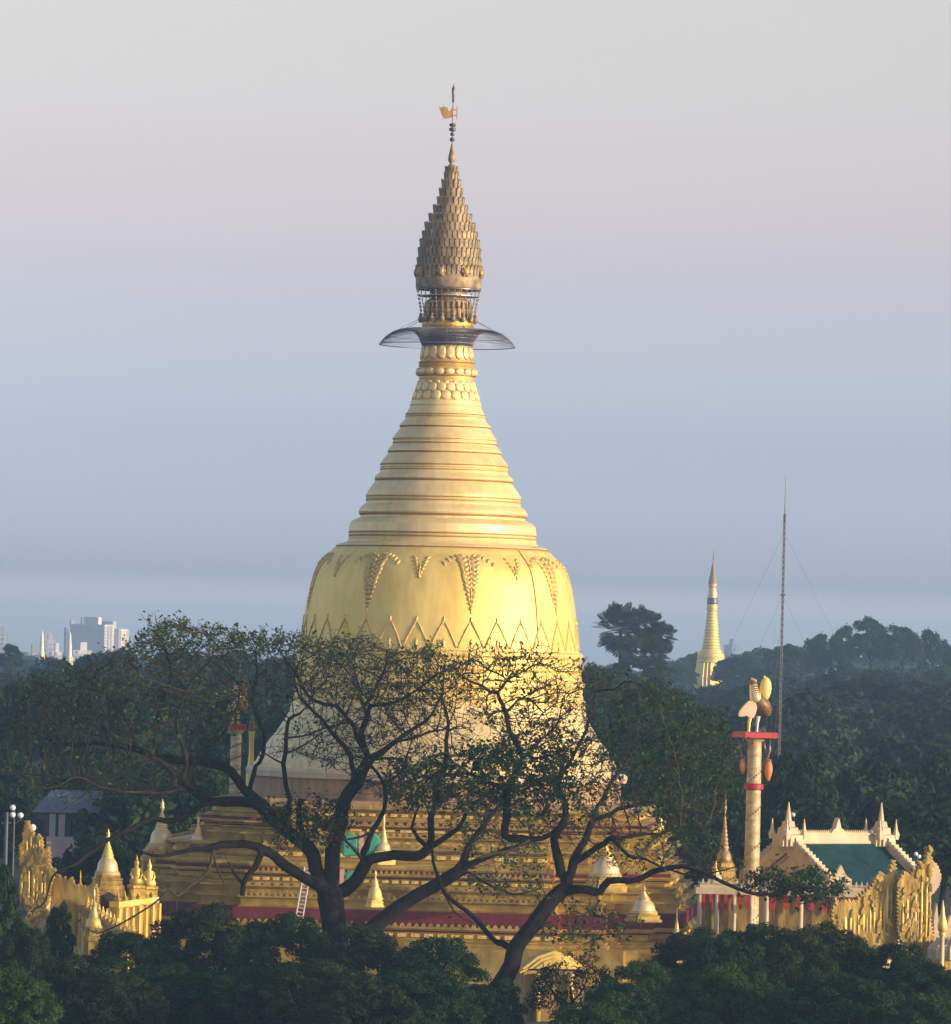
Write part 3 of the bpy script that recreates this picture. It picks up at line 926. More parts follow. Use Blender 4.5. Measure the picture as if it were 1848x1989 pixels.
lr = [Z6(*q) for q in [(330, 800), (350, 720), (380, 690), (400, 720), (415, 695), (430, 730), (455, 700), (475, 740), (500, 760), (590, 770), (620, 740), (640, 790), (640, 1150), (330, 1150)]]
crest('tall orange-gold flame crest at the far left edge above the dark conifer', 68, 1800, 552,
      [('front_plate', flame(lf, 6, 3), .5, .9, GOLDMOT), ('base_block', lw, 0, 1.4, CREAM), ('side_plate', flame(lr, 6, 3), -.8, .7, GOLDMOT)], yaw=-.15,
      flutes=[(Z6(165, 0)[0], Z6(0, 640)[1], Z6(0, 900)[1], 9, 1.0, GOLDDEEP), (Z6(215, 0)[0], Z6(0, 600)[1], Z6(0, 930)[1], 10, 1.05, GOLDDEEP), (Z6(270, 0)[0], Z6(0, 620)[1], Z6(0, 910)[1], 9, 1.0, GOLD), (Z6(190, 0)[0], Z6(0, 400)[1], Z6(0, 560)[1], 8, .95, GOLDDEEP), (Z6(252, 0)[0], Z6(0, 430)[1], Z6(0, 570)[1], 6, .95, GOLDDEEP)])

def guardian(label, px, pyt, pyb, wpx, Y, mt):
    """seated guardian figure on a pedestal, gilded"""
    b = P(px, pyb, Y); s = S(Y); H = (pyb - pyt) * s; r = wpx / 2 * s
    t = thing('gilded_guardian_statue', label, 'statue', (b.x, b.y, 2.0), 'gilded statues on pedestals at the left terrace end')
    mb = MB(); mb.polylathe(SQR, [(r, 2.0), (r, b.z + H * .22), (r * 1.1, b.z + H * .25), (r * 1.1, b.z + H * .3), (r * .9, b.z + H * .32)], (b.x, b.y), .3)
    mb.build('pedestal', GOLDDEEP, t)
    z = b.z + H * .32; h = H * .68
    mb = MB(); mb.lathe([(r * .85, z), (r * .9, z + h * .12), (r * .6, z + h * .3), (r * .5, z + h * .42), (r * .58, z + h * .52), (r * .2, z + h * .58), (r * .22, z + h * .62), (r * .32, z + h * .69), (r * .3, z + h * .76), (r * .18, z + h * .8), (r * .16, z + h * .84), (r * .06, z + h * .92), (.03, z + h)], 16, (b.x, b.y))
    mb.build('figure', mt, t, smooth=True)
    mb = MB()
    for sx in (-1, 1):
        mb.tube([(b.x + sx * r * .5, b.y, z + h * .5), (b.x + sx * r * .72, b.y - r * .3, z + h * .32), (b.x + sx * r * .4, b.y - r * .7, z + h * .2)], [r * .16, r * .14, r * .1], 8)
    mb.build('arm', mt, t, smooth=True)
    return t
guardian('gilded figure with bright round chest on a pedestal where the left terrace ends', 289, 1668, 1746, 30, 562, GOLD)
guardian('duller gilded figure with tall plume standing next to the brighter pedestal figure', 264, 1660, 1746, 30, 560, GOLDDEEP)

# gilded low walls at the left
def wall(label, pa, pb, Ya, Yb, mt, th=.8, low=0.0, name='gilded_wall', cap=GOLD):
    a = P(pa[0], pa[1], Ya); b = P(pb[0], pb[1], Yb)
    t = thing(name, label, 'wall', (a.x, a.y, low))
    d = (b - a); d.z = 0; n = Vector((-d.y, d.x, 0)).normalized() * (th / 2)
    mb = MB()
    v = [a + n, b + n, b - n, a - n]
    vs_ = [(p.x, p.y, low) for p in v] + [(p.x, p.y, p.z - .5) for p in v]
    mb.add(vs_, [(3, 2, 1, 0), (4, 5, 6, 7), (0, 1, 5, 4), (1, 2, 6, 5), (2, 3, 7, 6), (3, 0, 4, 7)])
    mb.build('wall_body', mt, t)
    n = n * 1.3
    v = [a + n, b + n, b - n, a - n]
    mb = MB()
    vs_ = [(p.x, p.y, p.z - .497) for p in v] + [(p.x, p.y, p.z) for p in v]
    mb.add(vs_, [(3, 2, 1, 0), (4, 5, 6, 7), (0, 1, 5, 4), (1, 2, 6, 5), (2, 3, 7, 6), (3, 0, 4, 7)])
    mb.build('coping', cap, t)
    mb = MB()
    L_ = (b - a); k = max(3, int(L_.length / 1.1))
    for i in range(k):
        c = a.lerp(b, (i + .5) / k)
        mb.polylathe(SQ, [(.22, c.z), (.26, c.z + .25), (.12, c.z + .45), (.02, c.z + .95)], (c.x, c.y), math.atan2(L_.y, L_.x))
    mb.build('cresting', GOLDDEEP, t)
    mb = MB()
    for i in range(k + 1):
        c = a.lerp(b, i / k) - n * 1.05
        mb.box((c.x, c.y, c.z - 2.2), .14, .14, 1.6, math.atan2(L_.y, L_.x))
        c = a.lerp(b, i / k) + n * 1.05
        mb.box((c.x, c.y, c.z - 2.2), .14, .14, 1.6, math.atan2(L_.y, L_.x))
    mb.build('wall_fluting', GOLD, t)
    return t
wall('gold enclosure wall running from the niche shrine to the left terrace corner', (222, 1752), (300, 1742), 556, 562, GOLDMOT)
wall('lower gold wall slanting down to the bushes in front of the niche shrine', (140, 1742), (262, 1822), 556, 538, GOLDMOT, cap=GOLDOLD)

# gate pavilion low in the middle
def gate():
    Y = 515; b = P(1075, 1960, Y); s = S(Y)
    t = thing('gilded_gatehouse', 'small gold gabled gatehouse among leaves at the bottom, right of the thick leaning trunk', 'gatehouse', (b.x, b.y, 0))
    za = P(1074, 1850, Y).z; ze = P(1074, 1884, Y).z
    w = 54 * s
    yaw = .12
    ux = Vector((math.cos(yaw), math.sin(yaw), 0)); dy = Vector((-math.sin(yaw), math.cos(yaw), 0))
    o = Vector((b.x, b.y, 0))
    def pt(u, v, z): return tuple(o + ux * u + dy * v + Vector((0, 0, z)))
    mb = MB()
    ww = w * 1.1; dep = 6
    mb.add([pt(-ww, 0, 0), pt(ww, 0, 0), pt(ww, dep, 0), pt(-ww, dep, 0), pt(-ww, 0, ze - .05), pt(ww, 0, ze - .05), pt(ww, dep, ze - .05), pt(-ww, dep, ze - .05)], [(0, 1, 5, 4), (1, 2, 6, 5), (2, 3, 7, 6), (3, 0, 4, 7)])
    mb.build('wall', GOLDOLD, t)
    mb = MB()
    for k, (f, zz) in enumerate(((1.12, 0), (.9, .16), (.68, .32))):
        lo = ze + (za - ze) * 0
        mb.prism([(-w * f * 1.05, ze + .05 + zz * .2), (w * f * 1.05, ze + .05 + zz * .2), (w * f * .55, ze + (za - ze) * .62 * f + .1), (0, za * f + ze * (1 - f)), (-w * f * .55, ze + (za - ze) * .62 * f + .1)], o - dy * (.2 + .16 * k), ux, (0, 0, 1), .3)
    mb.build('gable', GOLD, t)
    mb = MB()
    for sx in (-1, 1):
        mb.add([pt(sx * w * 1.25, -.5, ze - .2), pt(sx * w * 1.25, dep + .3, ze - .2), pt(0, dep + .3, za - .05), pt(0, -.1, za - .05), pt(sx * w * 1.25, -.5, ze - .35), pt(sx * w * 1.25, dep + .3, ze - .35), pt(0, dep + .3, za - .2), pt(0, -.1, za - .2)], [(0, 1, 2, 3), (7, 6, 5, 4), (0, 4, 5, 1), (1, 5, 6, 2), (2, 6, 7, 3), (3, 7, 4, 0)])
    mb.build('roof', GOLDDEEP, t)
    mb = MB()
    for sx in (-1, 1):
        mb.tube([pt(sx * w * .6, -.35, 0), pt(sx * w * .6, -.35, ze - .3)], .28, 10)
    mb.build('column', GOLD, t, smooth=True)
gate()

# jade and pink painted panels on the terrace
def jade(label, px, pyt, pyb, Y, wide):
    b = P(px, pyb, Y); s = S(Y); H = (pyb - pyt) * s
    t = thing('painted_niche_panel', label, 'panel', (b.x, b.y, b.z), 'jade and pink panels on the terrace')
    mb = MB(); mb.box((b.x, b.y, b.z + H * .5), 4 * s, .4, H * .55); mb.build('post', PINK, t)
    for sx in (-1, 1):
        mb = MB()
        c = b + Vector((sx * (wide / 2) * s, -.1, H * .5))
        w = wide * .34 * s
        mb.prism([(-w, -H * .5), (w, -H * .5), (w * 1.05, H * .2), (w * .6, H * .42), (0, H * .5), (-w * .6, H * .42), (-w * 1.05, H * .2)], c, (1, 0, 0), (0, 0, 1), .5)
        o = mb.build('leaf', JADE, t)
        bv = o.modifiers.new('bevel', 'BEVEL'); bv.width = .18; bv.segments = 3
    return t
jade('upper jade green panel pair with pink post beside the pointed pale stupa', 702, 1618, 1664, 566, 44)
jade('lower jade green panel pair with pink post in the fork of the bare tree', 664, 1690, 1720, 560, 36)

# ladder
def ladder():
    Y = 556
    a0, a1 = P(575, 1782, Y), P(592, 1684, Y + 2)
    b0, b1 = P(588, 1785, Y), P(605, 1684, Y + 2)
    t = thing('ladder', 'white metal ladder leaning on the gold terrace left of the bare trunk', 'ladder', a0)
    for p, q in ((a0, a1), (b0, b1)):
        mb = MB(); mb.tube([p, q], .06, 6); mb.build('rail', PALEMETAL, t)
    for k in range(13):
        f = (k + .5) / 13
        mb = MB(); mb.tube([a0.lerp(a1, f), b0.lerp(b1, f)], .045, 5); mb.build('rung', PALEMETAL, t)
ladder()

# ------------------------------------------------------------------ bird columns
COLM = mat('mosaic_column', (0.62, 0.54, 0.30), 0.5, 0.15, col2=(0.38, 0.30, 0.15), scale=1.6, bump=0.2, bscale=4)
BIRDDARK = mat('bird_bronze', (0.16, 0.10, 0.05), 0.5, 0.3, col2=(0.24, 0.16, 0.08), scale=2)

def bird_column(px, pyt, pyb, rt, rb, Y, label, platform, collar_rows):
    s = S(Y)
    b = P(px - (pyb - pyt) * TR, pyb, Y)
    top = P(px, pyt, Y)
    t = thing('bird_column', label, 'column', (b.x, b.y, 0), 'bird columns beside the great stupa')
    cx, cy = b.x, b.y
    mb = MB()
    pr = [(rb * s * 1.5, 0), (rb * s * 1.5, max(b.z - .8, .1)), (rb * s * 1.2, max(b.z - .5, .2)), (rb * s, b.z)]
    n = 14
    for i in range(n):
        f = (i + 1) / n
        zz = b.z + (top.z - b.z) * f; rr = (rb + (rt - rb) * f) * s
        pr += [(rr, zz - .1), (rr * 1.025, zz - .06), (rr * 1.025, zz - .02), (rr, zz)]
    pr += [(rt * s * 1.25, top.z + .01), (rt * s * 1.5, top.z + .3)]
    mb.lathe(pr, 24, (cx, cy))
    mb.build('shaft', COLM, t, autosmooth=40)
    mb = MB()                       # spiral of small tesserae
    for k in range(90):
        f = k / 90.0
        a = f * 2 * PI * 5
        rr = (rb + (rt - rb) * f) * s * 1.03
        ux = Vector((math.cos(a), math.sin(a), 0)); out = Vector((math.sin(a), -math.cos(a), 0))
        mb.blob(Vector((cx, cy, b.z + (top.z - b.z) * f)) + out * rr, (ux * .09, out * .05, Vector((0, 0, .11))), 6, 4)
    mb.build('spiral_inlay', BIRDDARK, t)
    mb = MB()
    zt = top.z + .3
    mb.polylathe(SQ, [(platform * s * .9, zt), (platform * s, zt + .05), (platform * s, zt + .55), (platform * s * .94, zt + .6)], (cx, cy), .35)
    mb.build('platform', RED, t)
    for (yy, w) in collar_rows:
        z = P(px, yy, Y).z
        mb = MB(); mb.lathe([(w * s * .8, z - .3), (w * s, z - .2), (w * s, z + .25), (w * s * .8, z + .35)], 20, (cx, cy))
        mb.build('collar', RED, t, autosmooth=40)
    return t, Vector((cx, cy, zt + .6))

def BZ(x, y): return (1152.6 + x * .3763, 1037.3 + y * .3763)

col, topr = bird_column(1467, 1440, 1790, 13.5, 15.5, 590, 'tall cream mosaic column with red square platform, right of the great stupa', 34, ((1529, 19),))
s590 = S(590)
mb_list = []
for sx in (-1, 1):
    mb = MB()
    zt = topr.z - .6
    x0 = topr.x + sx * 28 * s590
    mb.tube([(x0, topr.y, zt), (x0 + sx * .05, topr.y, zt - 1.2), (x0 - sx * .35, topr.y, zt - 2.3), (topr.x + sx * .8, topr.y, zt - 3.4)], [.14, .17, .14, .08], 8)
    mb.tube([(x0 - sx * .5, topr.y, zt), (x0 - sx * .45, topr.y, zt - .8), (x0 - sx * .1, topr.y, zt - 1.7)], [.1, .12, .06], 8)
    mb.build('bracket', DARKMETAL, col, smooth=True)
for sx, lab in ((-1, 'small orange hanging lantern on the left bracket of the bird column'), (1, 'larger orange hanging lantern on the right bracket of the bird column')):
    x0 = topr.x + sx * (28 if sx > 0 else 22) * s590
    k = 1.0 if sx > 0 else .75
    zt = topr.z - 2.5
    t = thing('hanging_lantern', lab, 'lantern', (x0, topr.y, zt - 2.2 * k), 'orange lanterns hanging from the bird column')
    mb = MB(); mb.lathe([(.06, zt - 2.2 * k), (.22 * k, zt - 1.9 * k), (.40 * k, zt - 1.2 * k), (.36 * k, zt - .6 * k), (.18 * k, zt - .25 * k), (.08, zt - .2 * k)], 12, (x0, topr.y))
    mb.build('body', ORANGE, t, smooth=True)
    mb = MB(); mb.tube([(x0, topr.y, zt - .2 * k), (x0, topr.y, zt + .5)], .05, 6); mb.build('cord', DARKMETAL, t)
    mb = MB(); mb.lathe([(.12, zt - .28 * k), (.3 * k, zt - .3 * k), (.2 * k, zt - .12 * k), (.08, zt - .05)], 12, (x0, topr.y)); mb.build('cap', GOLDDEEP, t)

def bird(label, Y, origin, F, mts, group):
    """F maps picture points of the big bird to picture points of this one"""
    t = thing('bird_statue', label, 'statue', origin, group)
    def q(x, y, d=0.0):
        return P(*F(x, y), Y + d)
    s = S(Y) * .3763 * F.k
    mb = MB()     # body, neck and head in one swept surface
    path = [q(905, 940, .5), q(895, 915, .4), q(880, 890, .2), q(862, 872, 0), q(845, 850, -.1), q(834, 822, -.1), q(830, 795, 0), q(828, 775, 0), q(820, 764, 0), q(806, 762, 0)]
    mb.tube(path, [12 * s, 30 * s, 40 * s, 40 * s, 33 * s, 24 * s, 20 * s, 20 * s, 15 * s, 5 * s], 14)
    mb.build('body', mts[0], t, smooth=True)
    mb = MB()     # pale feathered neck
    mb.tube([q(846, 868, -.12), q(842, 850, -.12), q(833, 822, -.12), q(829, 795, -.04), q(828, 777, -.02)], [34 * s, 35 * s, 27 * s, 22 * s, 20.5 * s], 14)
    mb.build('neck_feathers', mts[1], t, smooth=True)
    mb = MB()
    for i in range(8):
        c = q(846 - i * 1.6, 862 - i * 11, 0)
        r_ = (33 - i * 1.5) * s
        for a in (-.5, .1):
            mb.blob(c + Vector((math.sin(a + .5) * r_ * .8, -math.cos(a + .5) * r_ * .95 - .1, 0)), ((6 * s, 0, 0), (0, 3 * s, 0), (0, 0, 3.5 * s)), 6, 4)
    mb.build('neck_spots', BIRDDARK, t, smooth=True)
    mb = MB()
    for i in range(4):
        a = q(822 + i * 6, 765, 0); bq = q(818 + i * 8, 740 + i * 3, 0)
        mb.tube([a, bq], [6 * s, 2 * s], 6)
    mb.build('crest', mts[1], t, smooth=True)
    mb = MB()     # spread white wing
    ol = [(748, 942), (752, 915), (775, 885), (800, 862), (825, 862), (848, 872), (846, 900), (838, 930), (828, 952), (805, 948), (790, 938), (770, 944)]
    cpt = q(800, 910, -.6)
    pts = []
    for x, y in ol:
        w = q(x, y, -.6); pts.append((w.x - cpt.x, w.z - cpt.z))
    mb.prism(pts, cpt, (1, .25, 0), (0, -.1, 1), .25)
    o = mb.build('wing', mts[2], t)
    bv = o.modifiers.new('bevel', 'BEVEL'); bv.width = .06; bv.segments = 2
    mb = MB()     # upright leaf-shaped tail
    c = q(890, 800, .1)
    mb.blob(c, ((31 * s, 0, 0), (0, 16 * s, 0), (2 * s, 0, 62 * s)), 16, 10)
    mb.tube([q(886, 745, .1), q(884, 728, .1)], [8 * s, 1.5 * s], 8)
    mb.build('tail', mts[3], t, smooth=True)
    for x, mm in ((806, mts[4]), (848, mts[5])):
        mb = MB(); mb.tube([q(x + 6, 940, 0), q(x, 975, 0), q(x - 2, 1010, 0), q(x - 4, 1027, 0)], [11 * s, 8 * s, 6 * s, 12 * s], 8)
        mb.build('leg', mm, t, smooth=True)
    return t
class F1:
    k = 1.0
    def __call__(self, x, y): return BZ(x, y)
bird('large gold-tailed bird statue with white wing perched on the right column', 590, topr, F1(), (BIRDDARK, WHITEGOLD, CREAM, GOLD, GOLD, PALEMETAL), 'bird statues on columns')

coll, topl = bird_column(459, 1424, 1545, 10.5, 10.5, 622, 'cream column with red capital partly hidden by bare branches left of the great stupa', 15, ((1418, 13.5),))
class F2:
    k = .8
    def __call__(self, x, y):
        return (461 + (x - 840) * .3763 * .62, 1408 + (y - 1027) * .3763 * .8)
bird('pale bird statue on the left column, mostly behind bare twigs', 622, topl, F2(), (GOLDOLD, WHITEGOLD, CREAM, GOLDOLD, GOLD, GOLD), 'bird statues on columns')
def staff():
    Y = 616; b = P(486, 1545, Y); s = S(Y)
    t = thing('gilded_post', 'gold post with a bronze figure on top close right of the left bird column', 'post', (b.x, b.y, 0))
    z0 = P(486, 1498, Y).z; z1 = P(487, 1421, Y).z; z2 = P(488, 1388, Y).z
    mb = MB(); mb.lathe([(9 * s, 0), (9 * s, z0), (8 * s, z0 + .3), (5.5 * s, z0 + 1), (4.6 * s, (z0 + z1) / 2), (5 * s, z1 - .2), (7 * s, z1)], 16, (b.x, b.y)); mb.build('shaft', GOLD, t, smooth=True)
    h = z2 - z1
    mb = MB(); mb.lathe([(6 * s, z1), (7 * s, z1 + h * .15), (5 * s, z1 + h * .4), (6 * s, z1 + h * .55), (3 * s, z1 + h * .7), (3 * s, z1 + h * .85), (1 * s, z1 + h)], 14, (b.x, b.y)); mb.build('figure', BIRDDARK, t, smooth=True)
staff()

# ------------------------------------------------------------------ teal roofed hall
def hall():
    Y = 600; s = S(Y)
    al = R(38)
    A = P(1531, 1640, Y)                     # ridge end above the near gable
    d = Vector((math.cos(al), math.sin(al), 0)); gdir = Vector((math.sin(al), -math.cos(al), 0))   # gdir: towards the camera and right
    L = 190 * s / math.cos(al); W = 128 * s
    drop = 82 * s
    ze = A.z - drop
    t = thing('teal_roofed_hall', 'cream hall with teal roof, flame-edged gables and two pinnacles at right', 'hall', (A.x, A.y, 0))
    def pt(u, v, z): return A + d * u + gdir * v + Vector((0, 0, z))
    def quad_slab(mb, a, b, c, e, th):
        n = (b - a).cross(e - a).normalized() * th
        v = [a, b, c, e, a - n, b - n, c - n, e - n]
        mb.add([tuple(q) for q in v], [(0, 1, 2, 3), (7, 6, 5, 4), (0, 4, 5, 1), (1, 5, 6, 2), (2, 6, 7, 3), (3, 7, 4, 0)])
    for sg in (1, -1):
        mb = MB()
        quad_slab(mb, pt(.25, .1 * sg, -.05), pt(L - .25, .1 * sg, -.05), pt(L - .25, W * sg, -drop), pt(.25, W * sg, -drop), .2 * sg)
        n = 26
        for i in range(n):        # standing seams of the roof
            u = .4 + (L - .8) * i / (n - 1)
            a, b = pt(u, .2 * sg, .0), pt(u, W * sg, -drop + .06)
            mb.tube([a, b], .035, 4)
        mb.build('roof', GREENROOF, t)
    mb = MB()                    # ridge beam
    zr = .35
    a, b = pt(.4, 0, 0), pt(L - .4, 0, 0)
    o = pt(0, 0, .0)
    mb.prism([(.4, -.15), (L - .4, -.15), (L - .4, 1.0), (.4, 1.0)], o, d, (0, 0, 1), .5)
    mb.prism([(.4, .92), (L - .4, .92), (L - .4, 1.12), (.4, 1.12)], o, d, (0, 0, 1), .7)
    mb.prism([(.4, -.16), (L - .4, -.16), (L - .4, .06), (.4, .06)], o, d, (0, 0, 1), .66)
    n = 44
    for i in range(n):
        u = .5 + (L - 1.0) * (i + .5) / n
        mb.prism([(u - .1, 1.1), (u + .1, 1.1), (u, 1.42)], o, d, (0, 0, 1), .16)
    mb.build('ridge_beam', CREAM, t)
    mb = MB()
    u = L * .52
    mb.prism([(u - 1.0, 1.05), (u + 1.0, 1.05), (u + .55, 1.5), (u + .35, 1.55), (u + .25, 1.95), (u, 2.6), (u - .25, 1.95), (u - .35, 1.55), (u - .55, 1.5)], o, d, (0, 0, 1), .6)
    mb.build('ridge_ornament', CREAM, t)
    slope = math.hypot(W, drop)
    for u0, nm in ((0, 0), (L, 1)):
        for sg in (1, -1):
            mb = MB()
            ux = (gdir * (W * sg) + Vector((0, 0, -drop))).normalized()
            uy = Vector((0, 0, 1))
            ol = [(0, -.7)]
            top = []
            n = 15
            w = .75
            for i in range(n):
                f0 = i / n * (slope + .9); f1 = (i + .75) / n * (slope + .9)
                top += [(f0, .6), (f0 + .02, 1.5 if i else 1.8), ((f0 + f1) / 2, .8), (f1, .6)]
            ol = [(slope + .9, -.5), (slope + .9, .5)] + top[::-1] + [(0, -.9)]
            mb.prism(ol[::-1], pt(u0, 0, .1), ux, uy, .45)
            mb.build('bargeboard', CREAM, t)
        mb = MB()                # pinnacle
        z = A.z + .2
        c = pt(u0, 0, 0)
        k = 1.0 if nm == 0 else .95
        for h0, h1, rr in ((0, 1.6, 1.0), (.7, 2.2, .6)):
            pass
        mb.polylathe(SQR, [(1.35 * k, A.z - .2), (1.3 * k, A.z + .9), (.95 * k, A.z + 1.0), (.85 * k, A.z + 1.6), (.6 * k, A.z + 1.7), (.5 * k, A.z + 2.2), (.28 * k, A.z + 2.3), (.2 * k, A.z + 2.9), (.04, A.z + 4.1)], (c.x, c.y), al)
        for gx in (-1, 1):
            for gy in (-1, 1):
                cc = c + d * (gx * 1.1 * k) + gdir * (gy * 1.1 * k)
                mb.polylathe(SQ, [(.2, A.z + .5), (.26, A.z + 1.0), (.12, A.z + 1.5), (.02, A.z + 2.5)], (cc.x, cc.y), al)
        mb.build('pinnacle', CREAM, t)
        mb = MB()                # gable panel with raised triangle mouldings
        mb.prism([(-W * .97, -drop), (W * .97, -drop), (0, -.05)], pt(u0 + (.3 if nm == 0 else -.3), 0, 0), gdir, (0, 0, 1), .2)
        for f in (.75, .5):
            for sg in (-1, 1):
                a = pt(u0 + (.12 if nm == 0 else -.12), sg * W * f, -drop * .98); b = pt(u0 + (.12 if nm == 0 else -.12), 0, -drop * (1 - f) - .05)
                mb.tube([a, b], .12, 4)
        mb.build('gable', CREAM, t)
    mb = MB()                    # walls below the eaves
    o2 = pt(L / 2, 0, 0)
    mb.box((o2.x, o2.y, ze / 2), L / 2 - .6, W * .9, ze / 2 - .02, al)
    mb.build('wall', CREAM, t)
    mb = MB()                    # maroon drapes under the eave
    for i in range(12):
        u = .6 + (L - 1.2) * (i + .5) / 12
        mb.prism([(-.35, 0), (.35, 0), (.3, -1.1), (0, -1.4), (-.3, -1.1)], pt(u, W * .9 + .06, -drop - .5), d, (0, 0, 1), .08)
    mb.build('valance', RED, t)
    # porch leaf ornament on the front slope
    mb = MB()
    c = P(1630, 1722, Y - 6)
    ol = [(-24, 0), (22, 0), (24, 14), (14, 20), (8, 30), (2, 42), (-6, 28), (-10, 22), (-16, 22), (-22, 12)]
    mb.prism([(x * s, y * s) for x, y in ol], c, (math.cos(.25), math.sin(.25), 0), (0, 0, 1), .6)
    mb.box((c.x, c.y + 2.0, c.z - 1.3), 1.5, 2.0, 1.3, .25)
    mb.build('porch_ornament', CREAM, t)
hall()

# low pavilion with red scalloped fringe
def pavilion(label, pa, pb, Y, hgt, n, name='fringed_pavilion'):
    a = P(*pa, Y); b = P(*pb, Y)
    t = thing(name, label, 'pavilion', (a.x, a.y, 0), 'low pavilions with red fringe')
    L = (b - a).length
    mb = MB()
    cx, cy = (a.x + b.x) / 2, a.y + 2.2
    mb.box((cx, cy, a.z + .35), L / 2 + .4, 2.6, .3)
    mb.box((cx, cy, a.z + .8), L / 2, 2.2, .2)
    k = int(L / .5)
    for i in range(k):
        x = a.x + L * (i + .5) / k
        mb.prism([(-.16, 0), (.16, 0), (0, .55)], (x, a.y - .1, a.z + 1.0), (1, 0, 0), (0, 0, 1), .14)
    mb.build('roof', CREAM, t)
    mb = MB(); mb.box((cx, cy + .3, (a.z) / 2), L / 2 - .3, 1.6, a.z / 2); mb.build('wall', GOLDMOT, t)
    mb = MB()
    for i in range(n):
        x = a.x + L * (i + .5) / n; w = L / n * .24
        mb.prism([(-w, 0), (w, 0), (w * .9, -hgt * .8), (0, -hgt), (-w * .9, -hgt * .8)], (x, a.y - .35, a.z + .04), (1, 0, 0), (0, 0, 1), .06)
    mb.build('fringe', RED, t)
    mb = MB()
    for i in range(4):
        x = a.x + L * i / 3
        mb.tube([(x, a.y - .2, 0), (x, a.y - .2, a.z)], .22, 8)
    mb.build('column', CREAM, t, smooth=True)
pavilion('cream fringed pavilion behind the foot of the bird column', (1360, 1737), (1460, 1740), 582, 1.5, 7)
pavilion('cream pavilion with red scalloped fringe under the gable of the teal-roofed hall', (1490, 1740), (1690, 1742), 572, 1.4, 8)

# right edge post and kiosk
def edge_post():
    Y = 535; b = P(1829, 1905, Y); s = S(Y)
    t = thing('lotus_bud_post', 'cream post topped by a tall gold lotus bud at the right edge', 'post', (b.x, b.y, 0))
    z1 = P(1831, 1812, Y).z; z2 = P(1834, 1748, Y).z; h = z2 - z1
    mb = MB(); mb.lathe([(6 * s, 0), (5 * s, .5), (4.5 * s, z1 - .4), (7 * s, z1 - .2), (7 * s, z1)], 14, (b.x, b.y)); mb.build('shaft', GOLDPALE, t, autosmooth=40)
    mb = MB(); mb.lathe([(5 * s, z1), (9 * s, z1 + h * .08), (9.5 * s, z1 + h * .25), (7 * s, z1 + h * .42), (4.5 * s, z1 + h * .55), (3 * s, z1 + h * .75), (.5 * s, z1 + h)], 16, (b.x, b.y)); mb.build('bud', GOLD, t, smooth=True)
    c = P(1862, 1845, Y + 6)
    k = thing('kiosk', 'cream flat-topped kiosk cut by the right picture edge', 'kiosk', (c.x, c.y, 0))
    mb = MB(); mb.polylathe(SQR, [(2.3, c.z - .8), (2.4, c.z), (2.2, c.z + .4), (1.9, c.z + .5), (1.7, c.z + 1.0)], (c.x, c.y), .2); mb.build('roof', CREAM, k)
    mb = MB(); mb.box((c.x, c.y, (c.z - .8) / 2), 1.7, 1.7, (c.z - .8) / 2, .2); mb.build('wall', GOLDDEEP, k)
    c = P(1848, 1812, Y + 30)
    mb = MB()
    k = thing('cream_stairway_crest', 'row of cream flame points beside the gold lotus bud at the right edge', 'ornament', (c.x, c.y, 0))
    ol = [(-30, -200), (40, -200), (40, 20), (30, 30), (24, 14), (14, 34), (8, 14), (-4, 36), (-10, 18), (-20, 40), (-28, 24), (-32, 60), (-38, 30)]
    mb.prism([(x * s, y * s) for x, y in ol], c, (1, .2, 0), (0, 0, 1), .6); mb.build('crest_plate', CREAM, k)
edge_post()

# street lamps and small lights
def lamp(label, globes, foot, Y, r=.28):
    b = P(*foot, Y)
    t = thing('globe_lamp', label, 'street lamp', (b.x, b.y, gh(b.x, b.y)), 'lamps with white globes')
    mb = MB()
    zt = max(P(x, y, Y).z for x, y in globes)
    mb.tube([(b.x, b.y, gh(b.x, b.y)), (b.x, b.y, zt - .3)], [.11, .07], 8)
    for x, y in globes:
        c = P(x, y, Y)
        if abs(c.x - b.x) > .2:
            mb.tube([(b.x, b.y, c.z - .8), (c.x, b.y, c.z - .45), (c.x, b.y, c.z - .25)], .05, 6)
    mb.build('pole', PALEMETAL if False else MASTM, t)
    for x, y in globes:
        c = P(x, y, Y)
        mb = MB(); mb.blob((c.x, b.y, c.z), ((r, 0, 0), (0, r, 0), (0, 0, r)), 12, 8); mb.build('globe', GLOBE, t, smooth=True)
lamp('street lamp with three white globes at the far left', [(24.7, 1569), (24.7, 1583), (40, 1584)], (25, 1690), 585)
lamp('single white lamp just above the orange-gold flame crest', [(63, 1608)], (64, 1690), 590, .36)
lamp('lone bluish lamp showing over the left pinnacle of the teal-roofed hall', [(1541, 1583)], (1541, 1700), 640, .24)
lamp('small white lamp beside the spike of the big gilded crest', [(1780, 1659), (1786, 1664)], (1781, 1760), 600, .2)
def thinpole():
    b = P(10, 1700, 586)
    mb = MB(); z = P(12, 1578, 586).z
    mb.tube([(b.x, b.y, 0), (b.x, b.y, z)], [.2, .16], 10)
    mb.tube([(b.x - .5, b.y, z - 1), (b.x + .5, b.y, z - 1)], .08, 6)
    o = mb.build('utility_pole', MASTM, None)
    tag(o, 'thin grey utility pole at the left edge beside the three-globe lamp', 'pole')
thinpole()

